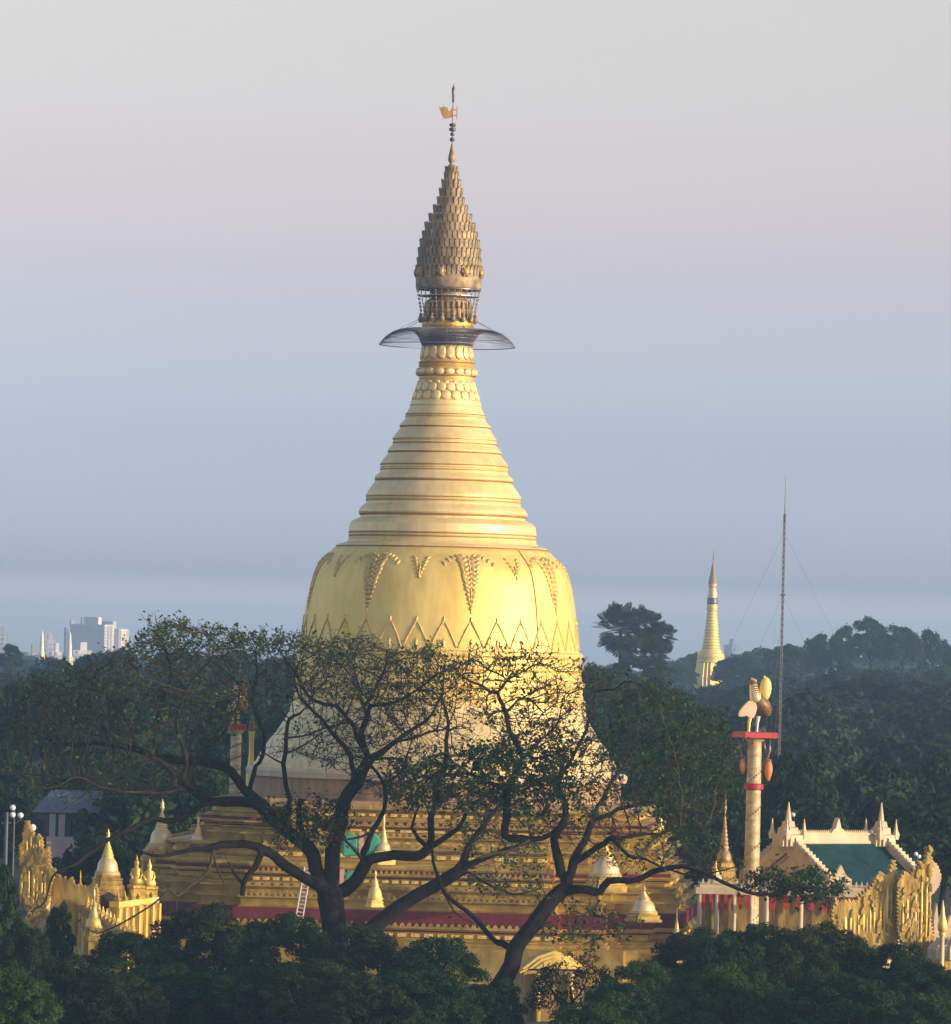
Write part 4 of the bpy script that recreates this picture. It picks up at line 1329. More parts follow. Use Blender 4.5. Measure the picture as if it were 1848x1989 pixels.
# blue roofed house at left
def house():
    Y = 700; s = S(Y); b = P(140, 1600, Y)
    z0 = gh(b.x, b.y)
    t = thing('blue_roofed_house', 'dark house with slate blue hipped roof behind the bare tree at left', 'house', (b.x, b.y, z0))
    ze = P(140, 1578, Y).z; zr = P(150, 1535, Y).z
    w = 74 * s; dp = 4
    mb = MB()
    v = [(b.x - w, b.y - dp, ze), (b.x + w, b.y - dp, ze), (b.x + w, b.y + dp, ze), (b.x - w, b.y + dp, ze), (b.x - w * .55, b.y, zr), (b.x + w * .8, b.y, zr)]
    mb.add(v, [(0, 1, 5, 4), (1, 2, 5), (2, 3, 4, 5), (3, 0, 4), (3, 2, 1, 0)])
    mb.build('roof', BLUEROOF, t)
    mb = MB(); mb.box((b.x, b.y, (ze + z0) / 2 - .05), w * .9, dp * .85, (ze - z0) / 2 - .05); mb.build('wall', HOUSEDARK, t)
    for px in (106, 124):
        c = P(px, 1600, Y)
        mb = MB(); mb.box((c.x, b.y - dp * .85 - .1, (ze + z0) / 2), .35, .15, (ze - z0) / 2 - .1); mb.build('pillar', HOUSEPALE, t)
    c = P(128, 1640, Y)
    mb = MB(); mb.box((c.x, b.y - dp - 1.5, (c.z + 1 + z0) / 2), 1.8, .4, (c.z + 1 - z0) / 2); mb.build('porch_wall', HOUSEPALE, t)
    for px in (80, 150, 175, 198):
        c = P(px, 1605, Y)
        mb = MB(); mb.box((c.x, b.y - dp * .85 - .05, c.z), .55, .06, .9); mb.build('window', NICHE, t)
house()

# ------------------------------------------------------------------ far things
def far_stupa():
    Y = 2600; s = S(Y); px, pyb = 1381, 1306
    b = P(px, pyb, Y); z0 = gh(b.x, b.y)
    t = thing('distant_stupa', 'distant slim gold stupa with dark ring rising over the woods at right', 'stupa', (b.x, b.y, z0))
    c = (b.x, b.y)
    def z(zy): return P(px + (pyb - (1037.3 + zy * .3763)) * TR, 1037.3 + zy * .3763, Y).z
    k = .3763 * s
    mb = MB(); mb.polylathe(SQR, [(74 * k, z0), (74 * k, z(735)), (70 * k, z(725)), (69 * k, z(700)), (66 * k, z(695)), (64 * k, z(668)), (60 * k, z(660))], c, .5); mb.build('base', GOLD, t)
    pr = [(74 * k, z(662)), (71 * k, z(645)), (73 * k, z(636)), (68 * k, z(628)), (68 * k, z(618)), (60 * k, z(614))]
    for i in range(13):
        zy = 606 - i * 16; r = 57 - 30 * ((606 - zy) / 210) ** .6
        pr += [(r * k, z(zy)), (r * k * .96, z(zy - 7)), (r * k * .84, z(zy - 9)), (r * k * .84, z(zy - 12))]
    pr += [(27 * k, z(395)), (28 * k, z(372)), (25 * k, z(362))]
    mb = MB(); mb.lathe(pr, 32, c); mb.build('ringed_cone', GOLD, t, autosmooth=35)
    mb = MB(); mb.lathe([(25 * k, z(364)), (28 * k, z(358)), (27 * k, z(335)), (24 * k, z(330))], 24, c); mb.build('dark_ring', DARKMETAL, t)
    mb = MB(); mb.lathe([(24 * k, z(332)), (25 * k, z(318)), (21 * k, z(290)), (18 * k, z(278)), (22 * k, z(272)), (21 * k, z(255))], 24, c); mb.build('bud', WHITEGOLD, t, autosmooth=40)
    pr = [(23 * k, z(258))]
    for i in range(8):
        zy = 250 - i * 14; r = 23 * (1 - i / 8.5)
        pr += [(r * k, z(zy)), (r * k * .88, z(zy - 10))]
    pr += [(2.5 * k, z(135)), (4 * k, z(120)), (2 * k, z(105)), (.8 * k, z(82))]
    mb = MB(); mb.lathe(pr, 20, c); mb.build('umbrella', HTI, t)
far_stupa()

def mast():
    Y = 820; top = P(1524, 940, Y); b = P(1515, 1420, Y)
    bx, by = b.x, b.y; z0 = gh(bx, by)
    t = thing('radio_mast', 'tall thin lattice radio mast held by guy wires at right', 'mast', (bx, by, z0))
    mb = MB()
    zt = top.z - 4
    r = .15
    legs = [(bx + r * math.cos(a), by + r * math.sin(a)) for a in (R(90), R(210), R(330))]
    for x, y in legs: mb.tube([(x, y, z0), (x, y, zt)], .05, 5)
    n = int((zt - z0) / .75)
    for i in range(n):
        za, zb = z0 + (zt - z0) * i / n, z0 + (zt - z0) * (i + 1) / n
        for k in range(3):
            p, q = legs[k], legs[(k + 1) % 3]
            mb.tube([(p[0], p[1], za), (q[0], q[1], zb)], .026, 3, False)
            mb.tube([(p[0], p[1], zb), (q[0], q[1], zb)], .026, 3, False)
    mb.build('lattice', MASTM, t)
    mb = MB(); mb.tube([(bx, by, zt - 1), (bx, by, top.z + 1)], [.07, .02], 6); mb.build('antenna', MASTM, t)
    for f, rad in ((.55, 20), (.78, 20), (.95, 26)):
        zz = z0 + (zt - z0) * f
        for a in (R(20), R(140), R(260)):
            x, y = bx + rad * math.cos(a), by + rad * math.sin(a)
            mb = MB(); mb.tube([(bx, by, zz), (x, y, gh(x, y))], .013, 3); mb.build('guy_wire', MASTM, t)
    for f in (.55, .78):
        zz = z0 + (zt - z0) * f
        mb = MB(); mb.box((bx, by, zz), .32, .32, .1); mb.build('guy_collar', MASTM, t)
mast()

def tower(label, x0, x1, y0, Y, mt, bands, depth=30, yaw=0.1, nwin=8, floors=10, name='apartment_tower'):
    a = P((x0 + x1) / 2, y0, Y); w = (x1 - x0) / 2 * S(Y); z0 = gh(a.x, a.y)
    t = thing(name, label, 'building', (a.x, a.y, z0), 'distant city buildings')
    mb = MB(); mb.box((a.x, a.y, (a.z + z0) / 2), w, depth, (a.z - z0) / 2, yaw); mb.build('wall', mt, t)
    ux = Vector((math.cos(yaw), math.sin(yaw), 0)); out = Vector((math.sin(yaw), -math.cos(yaw), 0))
    H = a.z - z0
    for (f0, f1, bm) in bands:
        mb = MB()
        c = Vector((a.x, a.y, z0 + H * .48)) + ux * (w * (f0 + f1)) + out * (depth + .2)
        mb.box(c, w * (f1 - f0), .6, H * .5, yaw)
        mb.build('facade_strip', bm, t)
    mb = MB()
    for j in range(floors):
        zz = z0 + H * (.35 + .62 * (j + .5) / floors)
        c = Vector((a.x, a.y, zz)) + out * (depth + 1.1)
        mb.box(c, w * .96, .2, H * .62 / floors * .16, yaw)
    mb.build('floor_band', CITYG, t)
    mb = MB(); mb.box((a.x + w * .2, a.y, a.z + 3), w * .35, depth * .4, 3, yaw); mb.build('roof_hut', mt, t)
tower('hazy grey-white apartment block, left of the tallest white tower', 127, 150, 1219, 5200, CITYG, [(-.3, -.1, CITYW), (.2, .35, CITYW)])
tower('blue-grey apartment slab touching the tallest white tower', 150, 168, 1213, 5100, CITYB, [(-.4, -.25, CITYW), (0, .12, CITYW)])
tower('tallest sunlit white apartment tower on the left skyline', 168, 189, 1213, 5000, CITYW, [(-.12, .0, CITYG), (.2, .28, CITYG)], yaw=.55)
tower('shorter white apartment tower with pale balconies, right of the tallest one', 196, 218, 1221, 5050, CITYG, [(-.32, .2, CITYW)], yaw=.55)
tower('low grey block between the two white spires on the left skyline', 83, 107, 1243, 5400, CITYG, [(-.4, -.2, CITYB)], floors=4)
tower('bluish hazy block cut by the left picture edge', -12, 13, 1231, 5500, CITYB, [(.2, .3, CITYG)], floors=5)
tower('faint blue tower half hidden just right of the distant stupa', 1415, 1428, 1252, 6500, CITYB, [(.0, .1, CITYG)], floors=6)
tower('long low white building below the tallest white tower', 140, 176, 1263, 4600, CITYW, [(-.3, -.2, CITYG)], floors=2, name='low_building')
tower('small white low house between the two white spires', 98, 118, 1266, 4300, CITYW, [(-.1, .1, CITYG)], floors=2, name='low_building')
tower('pinkish white low house left of the two white spires', 52, 74, 1268, 4400, HOUSEPALE, [(-.1, .1, CITYG)], floors=2, name='low_building')
def white_spire(label, xt, yt, xb, yb, Y):
    b = P(xb, yb, Y); s = S(Y); top = P(xt, yt, Y).z; z0 = gh(b.x, b.y)
    t = thing('white_spire', label, 'spire', (b.x, b.y, z0), 'two white spires on the left skyline')
    mb = MB(); mb.lathe([(9 * s, z0), (8 * s, b.z - 3), (6 * s, b.z), (5.0 * s, b.z + (top - b.z) * .05), (3.6 * s, b.z + (top - b.z) * .5), (2.0 * s, b.z + (top - b.z) * .88), (.3 * s, top)], 20, (b.x, b.y)); mb.build('shaft', CITYW, t, smooth=True)
    zb = b.z
    mb = MB(); mb.lathe([(6.6 * s, zb - 3.5), (7 * s, zb - 1.5), (6.2 * s, zb)], 20, (b.x, b.y)); mb.build('gold_collar', GOLD, t)
white_spire('white spire with a gold foot, left one of the two on the left skyline', 81, 1225, 81, 1272, 3200)
white_spire('plain white spire in front of the grey-white apartment block', 135, 1227, 135, 1277, 3100)

# ------------------------------------------------------------------ trees
rng = np.random.default_rng(11)

def leaf_quads(c, nrm, size, rng, aspect=.5):
    """rhombus leaves at centres c with normals nrm"""
    n = len(c)
    t = rng.normal(size=(n, 3))
    t -= nrm * np.sum(t * nrm, 1, keepdims=True)
    t /= np.linalg.norm(t, axis=1, keepdims=True) + 1e-9
    b = np.cross(nrm, t)
    s = (size * rng.uniform(.6, 1.3, size=(n, 1)))
    v = np.stack([c - t * s, c - b * s * aspect + nrm * s * .12, c + t * s, c + b * s * aspect + nrm * s * .12], 1).reshape(-1, 3)
    f = np.arange(4 * n).reshape(-1, 4)
    return v, f

def crown_cloud(seed, n, leaf, nl=46, rl=(.20, .36), flat=1.0, low=-.35, spread=.75):
    """leaf cloud of unit radius made of many small lobes with gaps between"""
    rg = np.random.default_rng(seed)
    d = rg.normal(size=(nl * 3, 3)); d /= np.linalg.norm(d, axis=1, keepdims=True)
    d = d[d[:, 2] > low][:nl]
    lr = rg.uniform(rl[0], rl[1], len(d))
    lc = d * (spread + rg.uniform(-.16, .08, (len(d), 1)))
    lc[:, 2] *= flat
    w = lr ** 2; w /= w.sum()
    k = rg.choice(len(d), n, p=w)
    e = rg.normal(size=(n, 3)); e /= np.linalg.norm(e, axis=1, keepdims=True)
    # leaves lie mostly in the outer, upper part of each lobe
    e[:, 2] = np.where(e[:, 2] < -.3, -e[:, 2], e[:, 2])
    rad = lr[k] * rg.uniform(.35, 1.0, n) ** .4 * (1 + .12 * rg.normal(size=n))
    c = lc[k] + e * rad[:, None] * np.array([1, 1, .8])
    nm = e + rg.normal(size=(n, 3)) * .6 + np.array([0, 0, .35])
    nm /= np.linalg.norm(nm, axis=1, keepdims=True)
    return leaf_quads(c, nm, leaf, rg)

CROWN = {}
def crown_mesh(key, seed, n, leaf, material, **kw):
    v, f = crown_cloud(seed, n, leaf, **kw)
    CROWN[key] = mesh_np('crown', v, f, material)

for i in range(3):
    crown_mesh(('near', i), 20 + i, 52000, .024, (LEAF_DARK, LEAF_OLIVE_DARK, LEAF_MID)[i], nl=210, rl=(.08, .2), spread=.86, low=-.5)
crown_mesh(('near', 3), 27, 40000, .026, LEAF_MID, nl=150, rl=(.09, .2), spread=.84)
crown_mesh(('near', 4), 28, 22000, .04, LEAF_DARK, nl=130, rl=(.07, .22), spread=.72, low=-.9)
crown_mesh(('loose', 0), 31, 4200, .034, LEAF_OLIVE, nl=60, rl=(.14, .26), spread=.8)
for i in range(4):
    crown_mesh(('far', i), 40 + i, 9000, .055, LEAF_FAR, nl=60, rl=(.15, .30), spread=.8)
crown_mesh(('dome', 0), 50, 16000, .034, LEAF_FAR, nl=130, rl=(.10, .18), spread=.9, low=-.05)
crown_mesh(('tall', 0), 52, 5000, .07, LEAF_FAR, nl=26, rl=(.22, .4), spread=.7, low=-.8)

def tree(label, px, pyt, wpx, Y, key, hpx=None, rot=0.0, group=None, name='tree', cat='tree', trunk_r=None, crown_name='crown'):
    top = P(px, pyt, Y); s = S(Y); r = wpx / 2 * s
    rz = (hpx * s / 2) if hpx else r * .85
    x, y = top.x, top.y
    z0 = gh(x, y)
    rz = min(rz, (top.z - z0) * .62)
    cz = top.z - rz
    if name == 'bushy_tree' and key[1] != 4: r *= 1.2
    t = thing(name, label, cat, (x, y, z0), group)
    rg = random.Random(int(px * 7 + pyt))
    tr = trunk_r or max(.18, r * .06)
    mb = MB()
    mb.tube([(x, y, z0 - .3), (x + .1 * r, y, z0 + (cz - z0) * .5), (x, y, cz + rz * .3)], [tr * 1.3, tr, tr * .35], 8)
    for k in range(6):
        a = rg.uniform(0, 2 * PI)
        zs_ = z0 + (cz - z0) * rg.uniform(.55, .95)
        e = Vector((x + math.cos(a) * r * .6, y + math.sin(a) * r * .6, cz + rz * rg.uniform(-.1, .5)))
        st = Vector((x, y, zs_))
        mid = st.lerp(e, .5) + Vector((0, 0, -.08 * r))
        mb.tube([st, mid, e], [tr * .5, tr * .35, tr * .1], 5)
    mb.build('trunk', BARK, t, smooth=True)
    o = bpy.data.objects.new(crown_name, CROWN[key]); link(o)
    o.parent = t
    o.location = (0, 0, cz - z0)
    o.scale = (r, r, rz)
    o.rotation_euler = (0, 0, rot)
    return t

G_F = 'dark leafy trees along the bottom'
near_trees = [
    ('dark green tree at the bottom left below the slanting gold wall', 255, 1806, 200, 492, ('near', 0), 300, .3),
    ('broad dark tree below the left terrace, its crown the widest at the bottom', 400, 1762, 230, 498, ('near', 1), 330, 1.1),
    ('dark tree hiding the foot of the forked bare trunk', 560, 1768, 190, 488, ('near', 0), 320, 2.2),
    ('blue-green dark tree right of the forked bare trunk', 700, 1798, 200, 484, ('near', 1), 300, 3.0),
    ('dark tree in the bottom middle, left of the thick leaning trunk', 850, 1815, 190, 480, ('near', 0), 300, 4.1),
    ('bright green bush in the bottom left corner', 25, 1880, 170, 440, ('near', 3), 240, .5),
    ('dark shadowed bush behind the bottom left corner bush', 130, 1862, 190, 462, ('near', 1), 280, 1.9),
    ('dark spiky tree climbing the left edge below the flame crest', 2, 1655, 125, 500, ('near', 4), 400, .9),
    ('slim leafy sapling in front of the flame crest base', 118, 1738, 74, 505, ('near', 4), 230, 2.5),
    ('low dark bush in the bottom centre left', 330, 1870, 240, 455, ('near', 0), 280, 5.0),
    ('low dark bush in the very bottom below the forked trunk', 600, 1868, 260, 450, ('near', 1), 280, .2),
    ('low dark bush left of the leaning trunk at the bottom edge', 810, 1880, 230, 445, ('near', 0), 260, 1.3),
    ('small dark bush touching the leaning trunk base', 975, 1888, 120, 480, ('near', 4), 220, 2.1),
    ('dark green tree in front of the right terrace end', 1350, 1808, 190, 486, ('near', 1), 300, .8),
    ('dark tree below the foot of the bird column', 1480, 1788, 190, 494, ('near', 0), 320, 1.7),
    ('large dark tree below the pavilion with red fringe', 1610, 1800, 210, 490, ('near', 1), 320, 2.9),
    ('dark tree under the big gilded crest', 1740, 1828, 180, 486, ('near', 0), 300, 3.8),
    ('dark tree at the bottom right edge below the lotus bud post', 1840, 1884, 150, 480, ('near', 1), 260, 4.5),
    ('mid green bush at the bottom, right of the gold gatehouse', 1240, 1862, 170, 478, ('near', 2), 260, 5.1),
    ('green bush at the bottom below the bird column trees', 1420, 1868, 230, 455, ('near', 2), 270, 2.6),
    ('darkest bush at the bottom right, left of the edge tree', 1640, 1888, 260, 448, ('near', 0), 260, .7),
    ('mid green bush in the bottom right corner', 1810, 1930, 180, 440, ('near', 3), 220, 1.2),
    ('dark bush filling the bottom edge left of centre', 470, 1875, 230, 452, ('near', 0), 280, 3.3),
    ('shadowy bush along the bottom edge between the corner bush and the wide crown', 215, 1890, 220, 448, ('near', 1), 260, 4.4),
    ('dark bush at the left edge under the dark spiky tree', 50, 1800, 120, 482, ('near', 1), 300, 5.6),
    ('dark bush at the bottom edge under the broad crown, deep in shade', 700, 1900, 240, 440, ('near', 1), 250, 2.2),
    ('dark bush under the gold gatehouse at the bottom edge', 1150, 1945, 170, 446, ('near', 2), 200, 1.2),
    ('dark bush between the right terrace end and the bird column trees', 1410, 1810, 170, 480, ('near', 0), 300, 5.2),
    ('dark bush in front of the low fringed pavilions', 1545, 1812, 180, 482, ('near', 1), 300, .1),
    ('dark bush between the gilded crest tree and the corner', 1790, 1860, 170, 470, ('near', 0), 280, 1.1),
    ('loose olive tree with sparse leaves over the gold gatehouse', 1110, 1845, 150, 500, ('loose', 0), 280, .4),
]
for (lab, px, pyt, w, Y, key, hpx, rot) in near_trees:
    tree(lab, px, pyt, w, Y, key, hpx, rot, G_F, 'bushy_tree')

G_B = 'trees of the wood behind the great stupa'
far_trees = [
    ('round dark tree standing alone at the far left skyline', 22, 1252, 52, 1700, ('far', 0), 70, .1),
    ('left skyline tree crown below the two white spires', 110, 1276, 120, 1500, ('far', 1), 130, 1.0),
    ('broad skyline tree under the apartment towers', 215, 1256, 150, 1500, ('far', 2), 150, 2.0),
    ('dark skyline tree between the apartment towers and the left bird column', 345, 1262, 150, 1450, ('far', 3), 150, 3.0),
    ('skyline tree crown just above the left bird column', 455, 1266, 130, 1460, ('far', 0), 140, 4.0),
    ('dark tree crown touching the left side of the bell', 548, 1272, 120, 1400, ('far', 1), 140, 5.0),
    ('dark tree right of the bell, below the fan palms', 1160, 1288, 130, 1100, ('far', 2), 160, .6),
    ('green tree crown between the bell and the bird column', 1270, 1318, 180, 950, ('far', 3), 190, 1.6),
    ('dense rounded tree right of the bell behind the bare twigs', 1360, 1380, 150, 820, ('far', 0), 200, 2.6),
    ('low tree on the skyline between fan palms and distant stupa', 1325, 1290, 70, 2300, ('far', 1), 60, .3),
    ('sloping tree crown just right of the distant stupa', 1440, 1272, 110, 2200, ('far', 2), 90, 1.3),
    ('dark tree crown hiding the trunks of the fan palms', 1240, 1276, 150, 1430, ('far', 0), 90, .5),
    ('ridge tree in front of the radio mast', 1530, 1252, 110, 2150, ('far', 3), 110, 2.3),
    ('ridge tree with a pointed top right of the mast', 1590, 1228, 60, 2100, ('tall', 0), 110, 3.3),
    ('rounded ridge tree second from the mast', 1636, 1212, 56, 2100, ('tall', 0), 120, 4.3),
    ('tallest rounded tree on the right ridge', 1690, 1200, 84, 2050, ('far', 0), 120, 5.3),
    ('brownish flat-topped tree on the right ridge', 1752, 1214, 90, 2050, ('far', 1), 110, .9),
    ('tree with sky showing beneath at the right end of the ridge', 1812, 1220, 66, 2080, ('tall', 0), 110, 1.9),
    ('last ridge tree cut by the right picture edge', 1856, 1250, 70, 2080, ('far', 3), 110, 2.9),
    ('huge dome-shaped dark tree filling the right side below the ridge', 1730, 1318, 420, 1300, ('dome', 0), 300, .4),
    ('lower dome-shaped tree left of the huge dome tree', 1500, 1330, 260, 1500, ('dome', 0), 220, 1.4),
    ('dark tree behind the bird column with a lit green top', 1560, 1448, 150, 690, ('far', 2), 220, 2.4),
    ('dark tree behind the teal-roofed hall', 1700, 1480, 260, 700, ('far', 3), 330, 3.4),
    ('dark tree behind the right hall pinnacle at the picture edge', 1830, 1470, 190, 710, ('far', 0), 330, 4.4),
    ('dark bush behind the left pinnacle of the hall', 1610, 1560, 200, 660, ('far', 1), 240, .2),
    ('tree with brownish top at the left edge below the skyline', 60, 1318, 190, 780, ('far', 1), 240, 5.4),
    ('green tree left of the blue-roofed house', 20, 1440, 130, 740, ('far', 2), 220, .7),
    ('dense tree above the blue-roofed house', 170, 1345, 220, 770, ('far', 3), 260, 1.7),
    ('dense tree between the blue-roofed house and the left bird column', 320, 1350, 210, 950, ('far', 0), 260, 2.7),
    ('dark tree close behind the left bird column', 450, 1345, 190, 740, ('far', 1), 280, 3.7),
    ('dark tree hiding the left foot of the bell', 550, 1370, 130, 700, ('far', 2), 260, 4.7),
    ('bright green bush right of the blue-roofed house', 290, 1500, 190, 660, ('far', 3), 220, .3),
    ('green bush between the gold end stupa and the left column', 390, 1480, 160, 650, ('far', 0), 240, 1.3),
    ('low shrub behind the niche shrine', 200, 1620, 180, 640, ('far', 1), 200, 2.3),
    ('dark tree right of the flared skirt behind the bare twigs', 1310, 1440, 200, 690, ('far', 1), 280, 3.6),
    ('dark tree behind the tall gilded spire', 1400, 1480, 150, 660, ('far', 2), 280, 4.6),
]
for (lab, px, pyt, w, Y, key, hpx, rot) in far_trees:
    tree(lab, px, pyt, w, Y, key, hpx, rot, G_B, 'woodland_tree')

# filler wood, one mass nobody could count
def woods(name, spots, seed):
    rg = np.random.default_rng(seed)
    V, F, n = [], [], 0
    protos = [crown_cloud(60 + i, 2600, .075, nl=40, rl=(.18, .34)) for i in range(3)]
    for (x, y, zt, r, rz) in spots:
        v, f = protos[rg.integers(3)]
        a = rg.uniform(0, 6.28)
        w = v.copy()
        w[:, 0], w[:, 1] = v[:, 0] * math.cos(a) - v[:, 1] * math.sin(a), v[:, 0] * math.sin(a) + v[:, 1] * math.cos(a)
        w = w * np.array([r, r, rz]) + np.array([x, y, zt - rz])
        V.append(w); F.append(f + n); n += len(w)
    me = mesh_np(name, np.concatenate(V), np.concatenate(F), LEAF_FAR)
    o = bpy.data.objects.new(name, me); link(o)
    return o
rg = random.Random(3)
sp = []
for Y, n, lo in ((640, 16, 0), (720, 20, 2), (820, 22, 3), (950, 26, 4), (1120, 26, 5), (1350, 26, 4), (1650, 28, 3), (2050, 30, 2), (2600, 34, 0), (3500, 40, 0), (4800, 44, 0), (6500, 50, 0)):
    half = 1.25 * 924 * S(Y)
    for i in range(n):
        x = -half + 2 * half * (i + rg.random()) / n
        if abs(x - SX0) < 30 and Y < 700: continue
        if Y < 760 and 30 < W2 + x / Y * FPX < 245: continue
        r = rg.uniform(4.5, 7.5) * (1 + Y / 2200)
        h = rg.uniform(12, 18)
        y = Y + rg.uniform(-30, 30)
        zt = gh(x, y) + h
        if Y < 760 and 30 < W2 + x / y * FPX < 245: continue
        hor = P(W2 + x / y * FPX, 1292 if x < 0 else (1318 if x / y < .045 else 1290), y).z      # below the skyline trees
        if Y < 2300: zt = min(zt, hor - rg.uniform(0, 2))
        sp.append((x, y, zt, r, min(h * .55, r)))
tag(woods('woods', sp, 4), 'dense dark woodland filling the middle distance below the skyline trees', 'woodland', kind='stuff')

# fan palms
def palm(label, px, pyc, rpx, Y, seed):
    c = P(px, pyc, Y); s = S(Y); z0 = gh(c.x, c.y); r = rpx * s
    t = thing('fan_palm', label, 'palm', (c.x, c.y, z0), 'fan palms on the skyline')
    rg = random.Random(seed)
    mb = MB(); mb.tube([(c.x, c.y, z0), (c.x, c.y, (z0 + c.z) / 2), (c.x, c.y, c.z)], [.42, .34, .38], 10); mb.build('trunk', BARK, t, smooth=True)
    mb = MB()
    for k in range(66):
        a = rg.uniform(0, 2 * PI); e = math.asin(rg.uniform(-.95, 1.0))
        d = Vector((math.cos(a) * math.cos(e), math.sin(a) * math.cos(e), math.sin(e)))
        pl = r * rg.uniform(.5, .72)
        tip = Vector((c.x, c.y, c.z)) + d * pl
        mb.tube([(c.x, c.y, c.z), tuple(tip)], .035, 3)
        R_ = r * rg.uniform(.33, .42)
        side = d.cross(Vector((rg.uniform(-.4, .4), rg.uniform(-.4, .4), 1))).normalized()
        n = 15
        v, f = [tuple(tip)], []
        up = side.cross(d)
        for i in range(n):
            b = -2.3 + 4.6 * i / (n - 1)
            for j, (ob, rr) in enumerate(((-.14, .8), (0, 1.0), (.14, .8))):
                q = tip + (d * math.cos(b + ob) + side * math.sin(b + ob)) * (R_ * rr) - Vector((0, 0, .12 * R_ * rr)) + up * (.1 * R_ * abs(math.sin(b)))
                v.append(tuple(q))
            k0 = 1 + 3 * i
            f.append((0, k0, k0 + 1, k0 + 2))
        mb.add(v, f)
    mb.build('fronds', LEAF_PALM, t)
palm('largest fan palm with big round crown, left one of the skyline palms', 1206, 1224, 60, 1500, 1)
palm('middle fan palm of the skyline group, standing a little behind', 1254, 1214, 40, 1550, 2)
palm('small round-headed fan palm, right one of the skyline group', 1284, 1236, 36, 1480, 3)
palm('low shaggy fan palm under the middle and right palm crowns', 1268, 1272, 36, 1460, 4)

# ------------------------------------------------------------------ bare rain trees
CMI = cam.matrix_world.inverted()
M4 = np.array(CMI)
def project(pts):
    p = np.c_[pts, np.ones(len(pts))] @ M4.T
    return np.c_[W2 + FPX * p[:, 0] / -p[:, 2], H2 - FPX * p[:, 1] / -p[:, 2]]

def catmull(pts, n):
    pts = np.asarray(pts, float)
    if len(pts) == 2:
        t = np.linspace(0, 1, n)[:, None]
        return pts[0] * (1 - t) + pts[1] * t
    p = np.vstack([2 * pts[0] - pts[1], pts, 2 * pts[-1] - pts[-2]])
    out = []
    m = len(pts) - 1
    for u in np.linspace(0, m - 1e-6, n):
        i = int(u); t = u - i
        a, b, c, d = p[i], p[i + 1], p[i + 2], p[i + 3]
        out.append(.5 * (2 * b + (c - a) * t + (2 * a - 5 * b + 4 * c - d) * t * t + (3 * b - a - 3 * c + d) * t ** 3))
    return np.array(out)

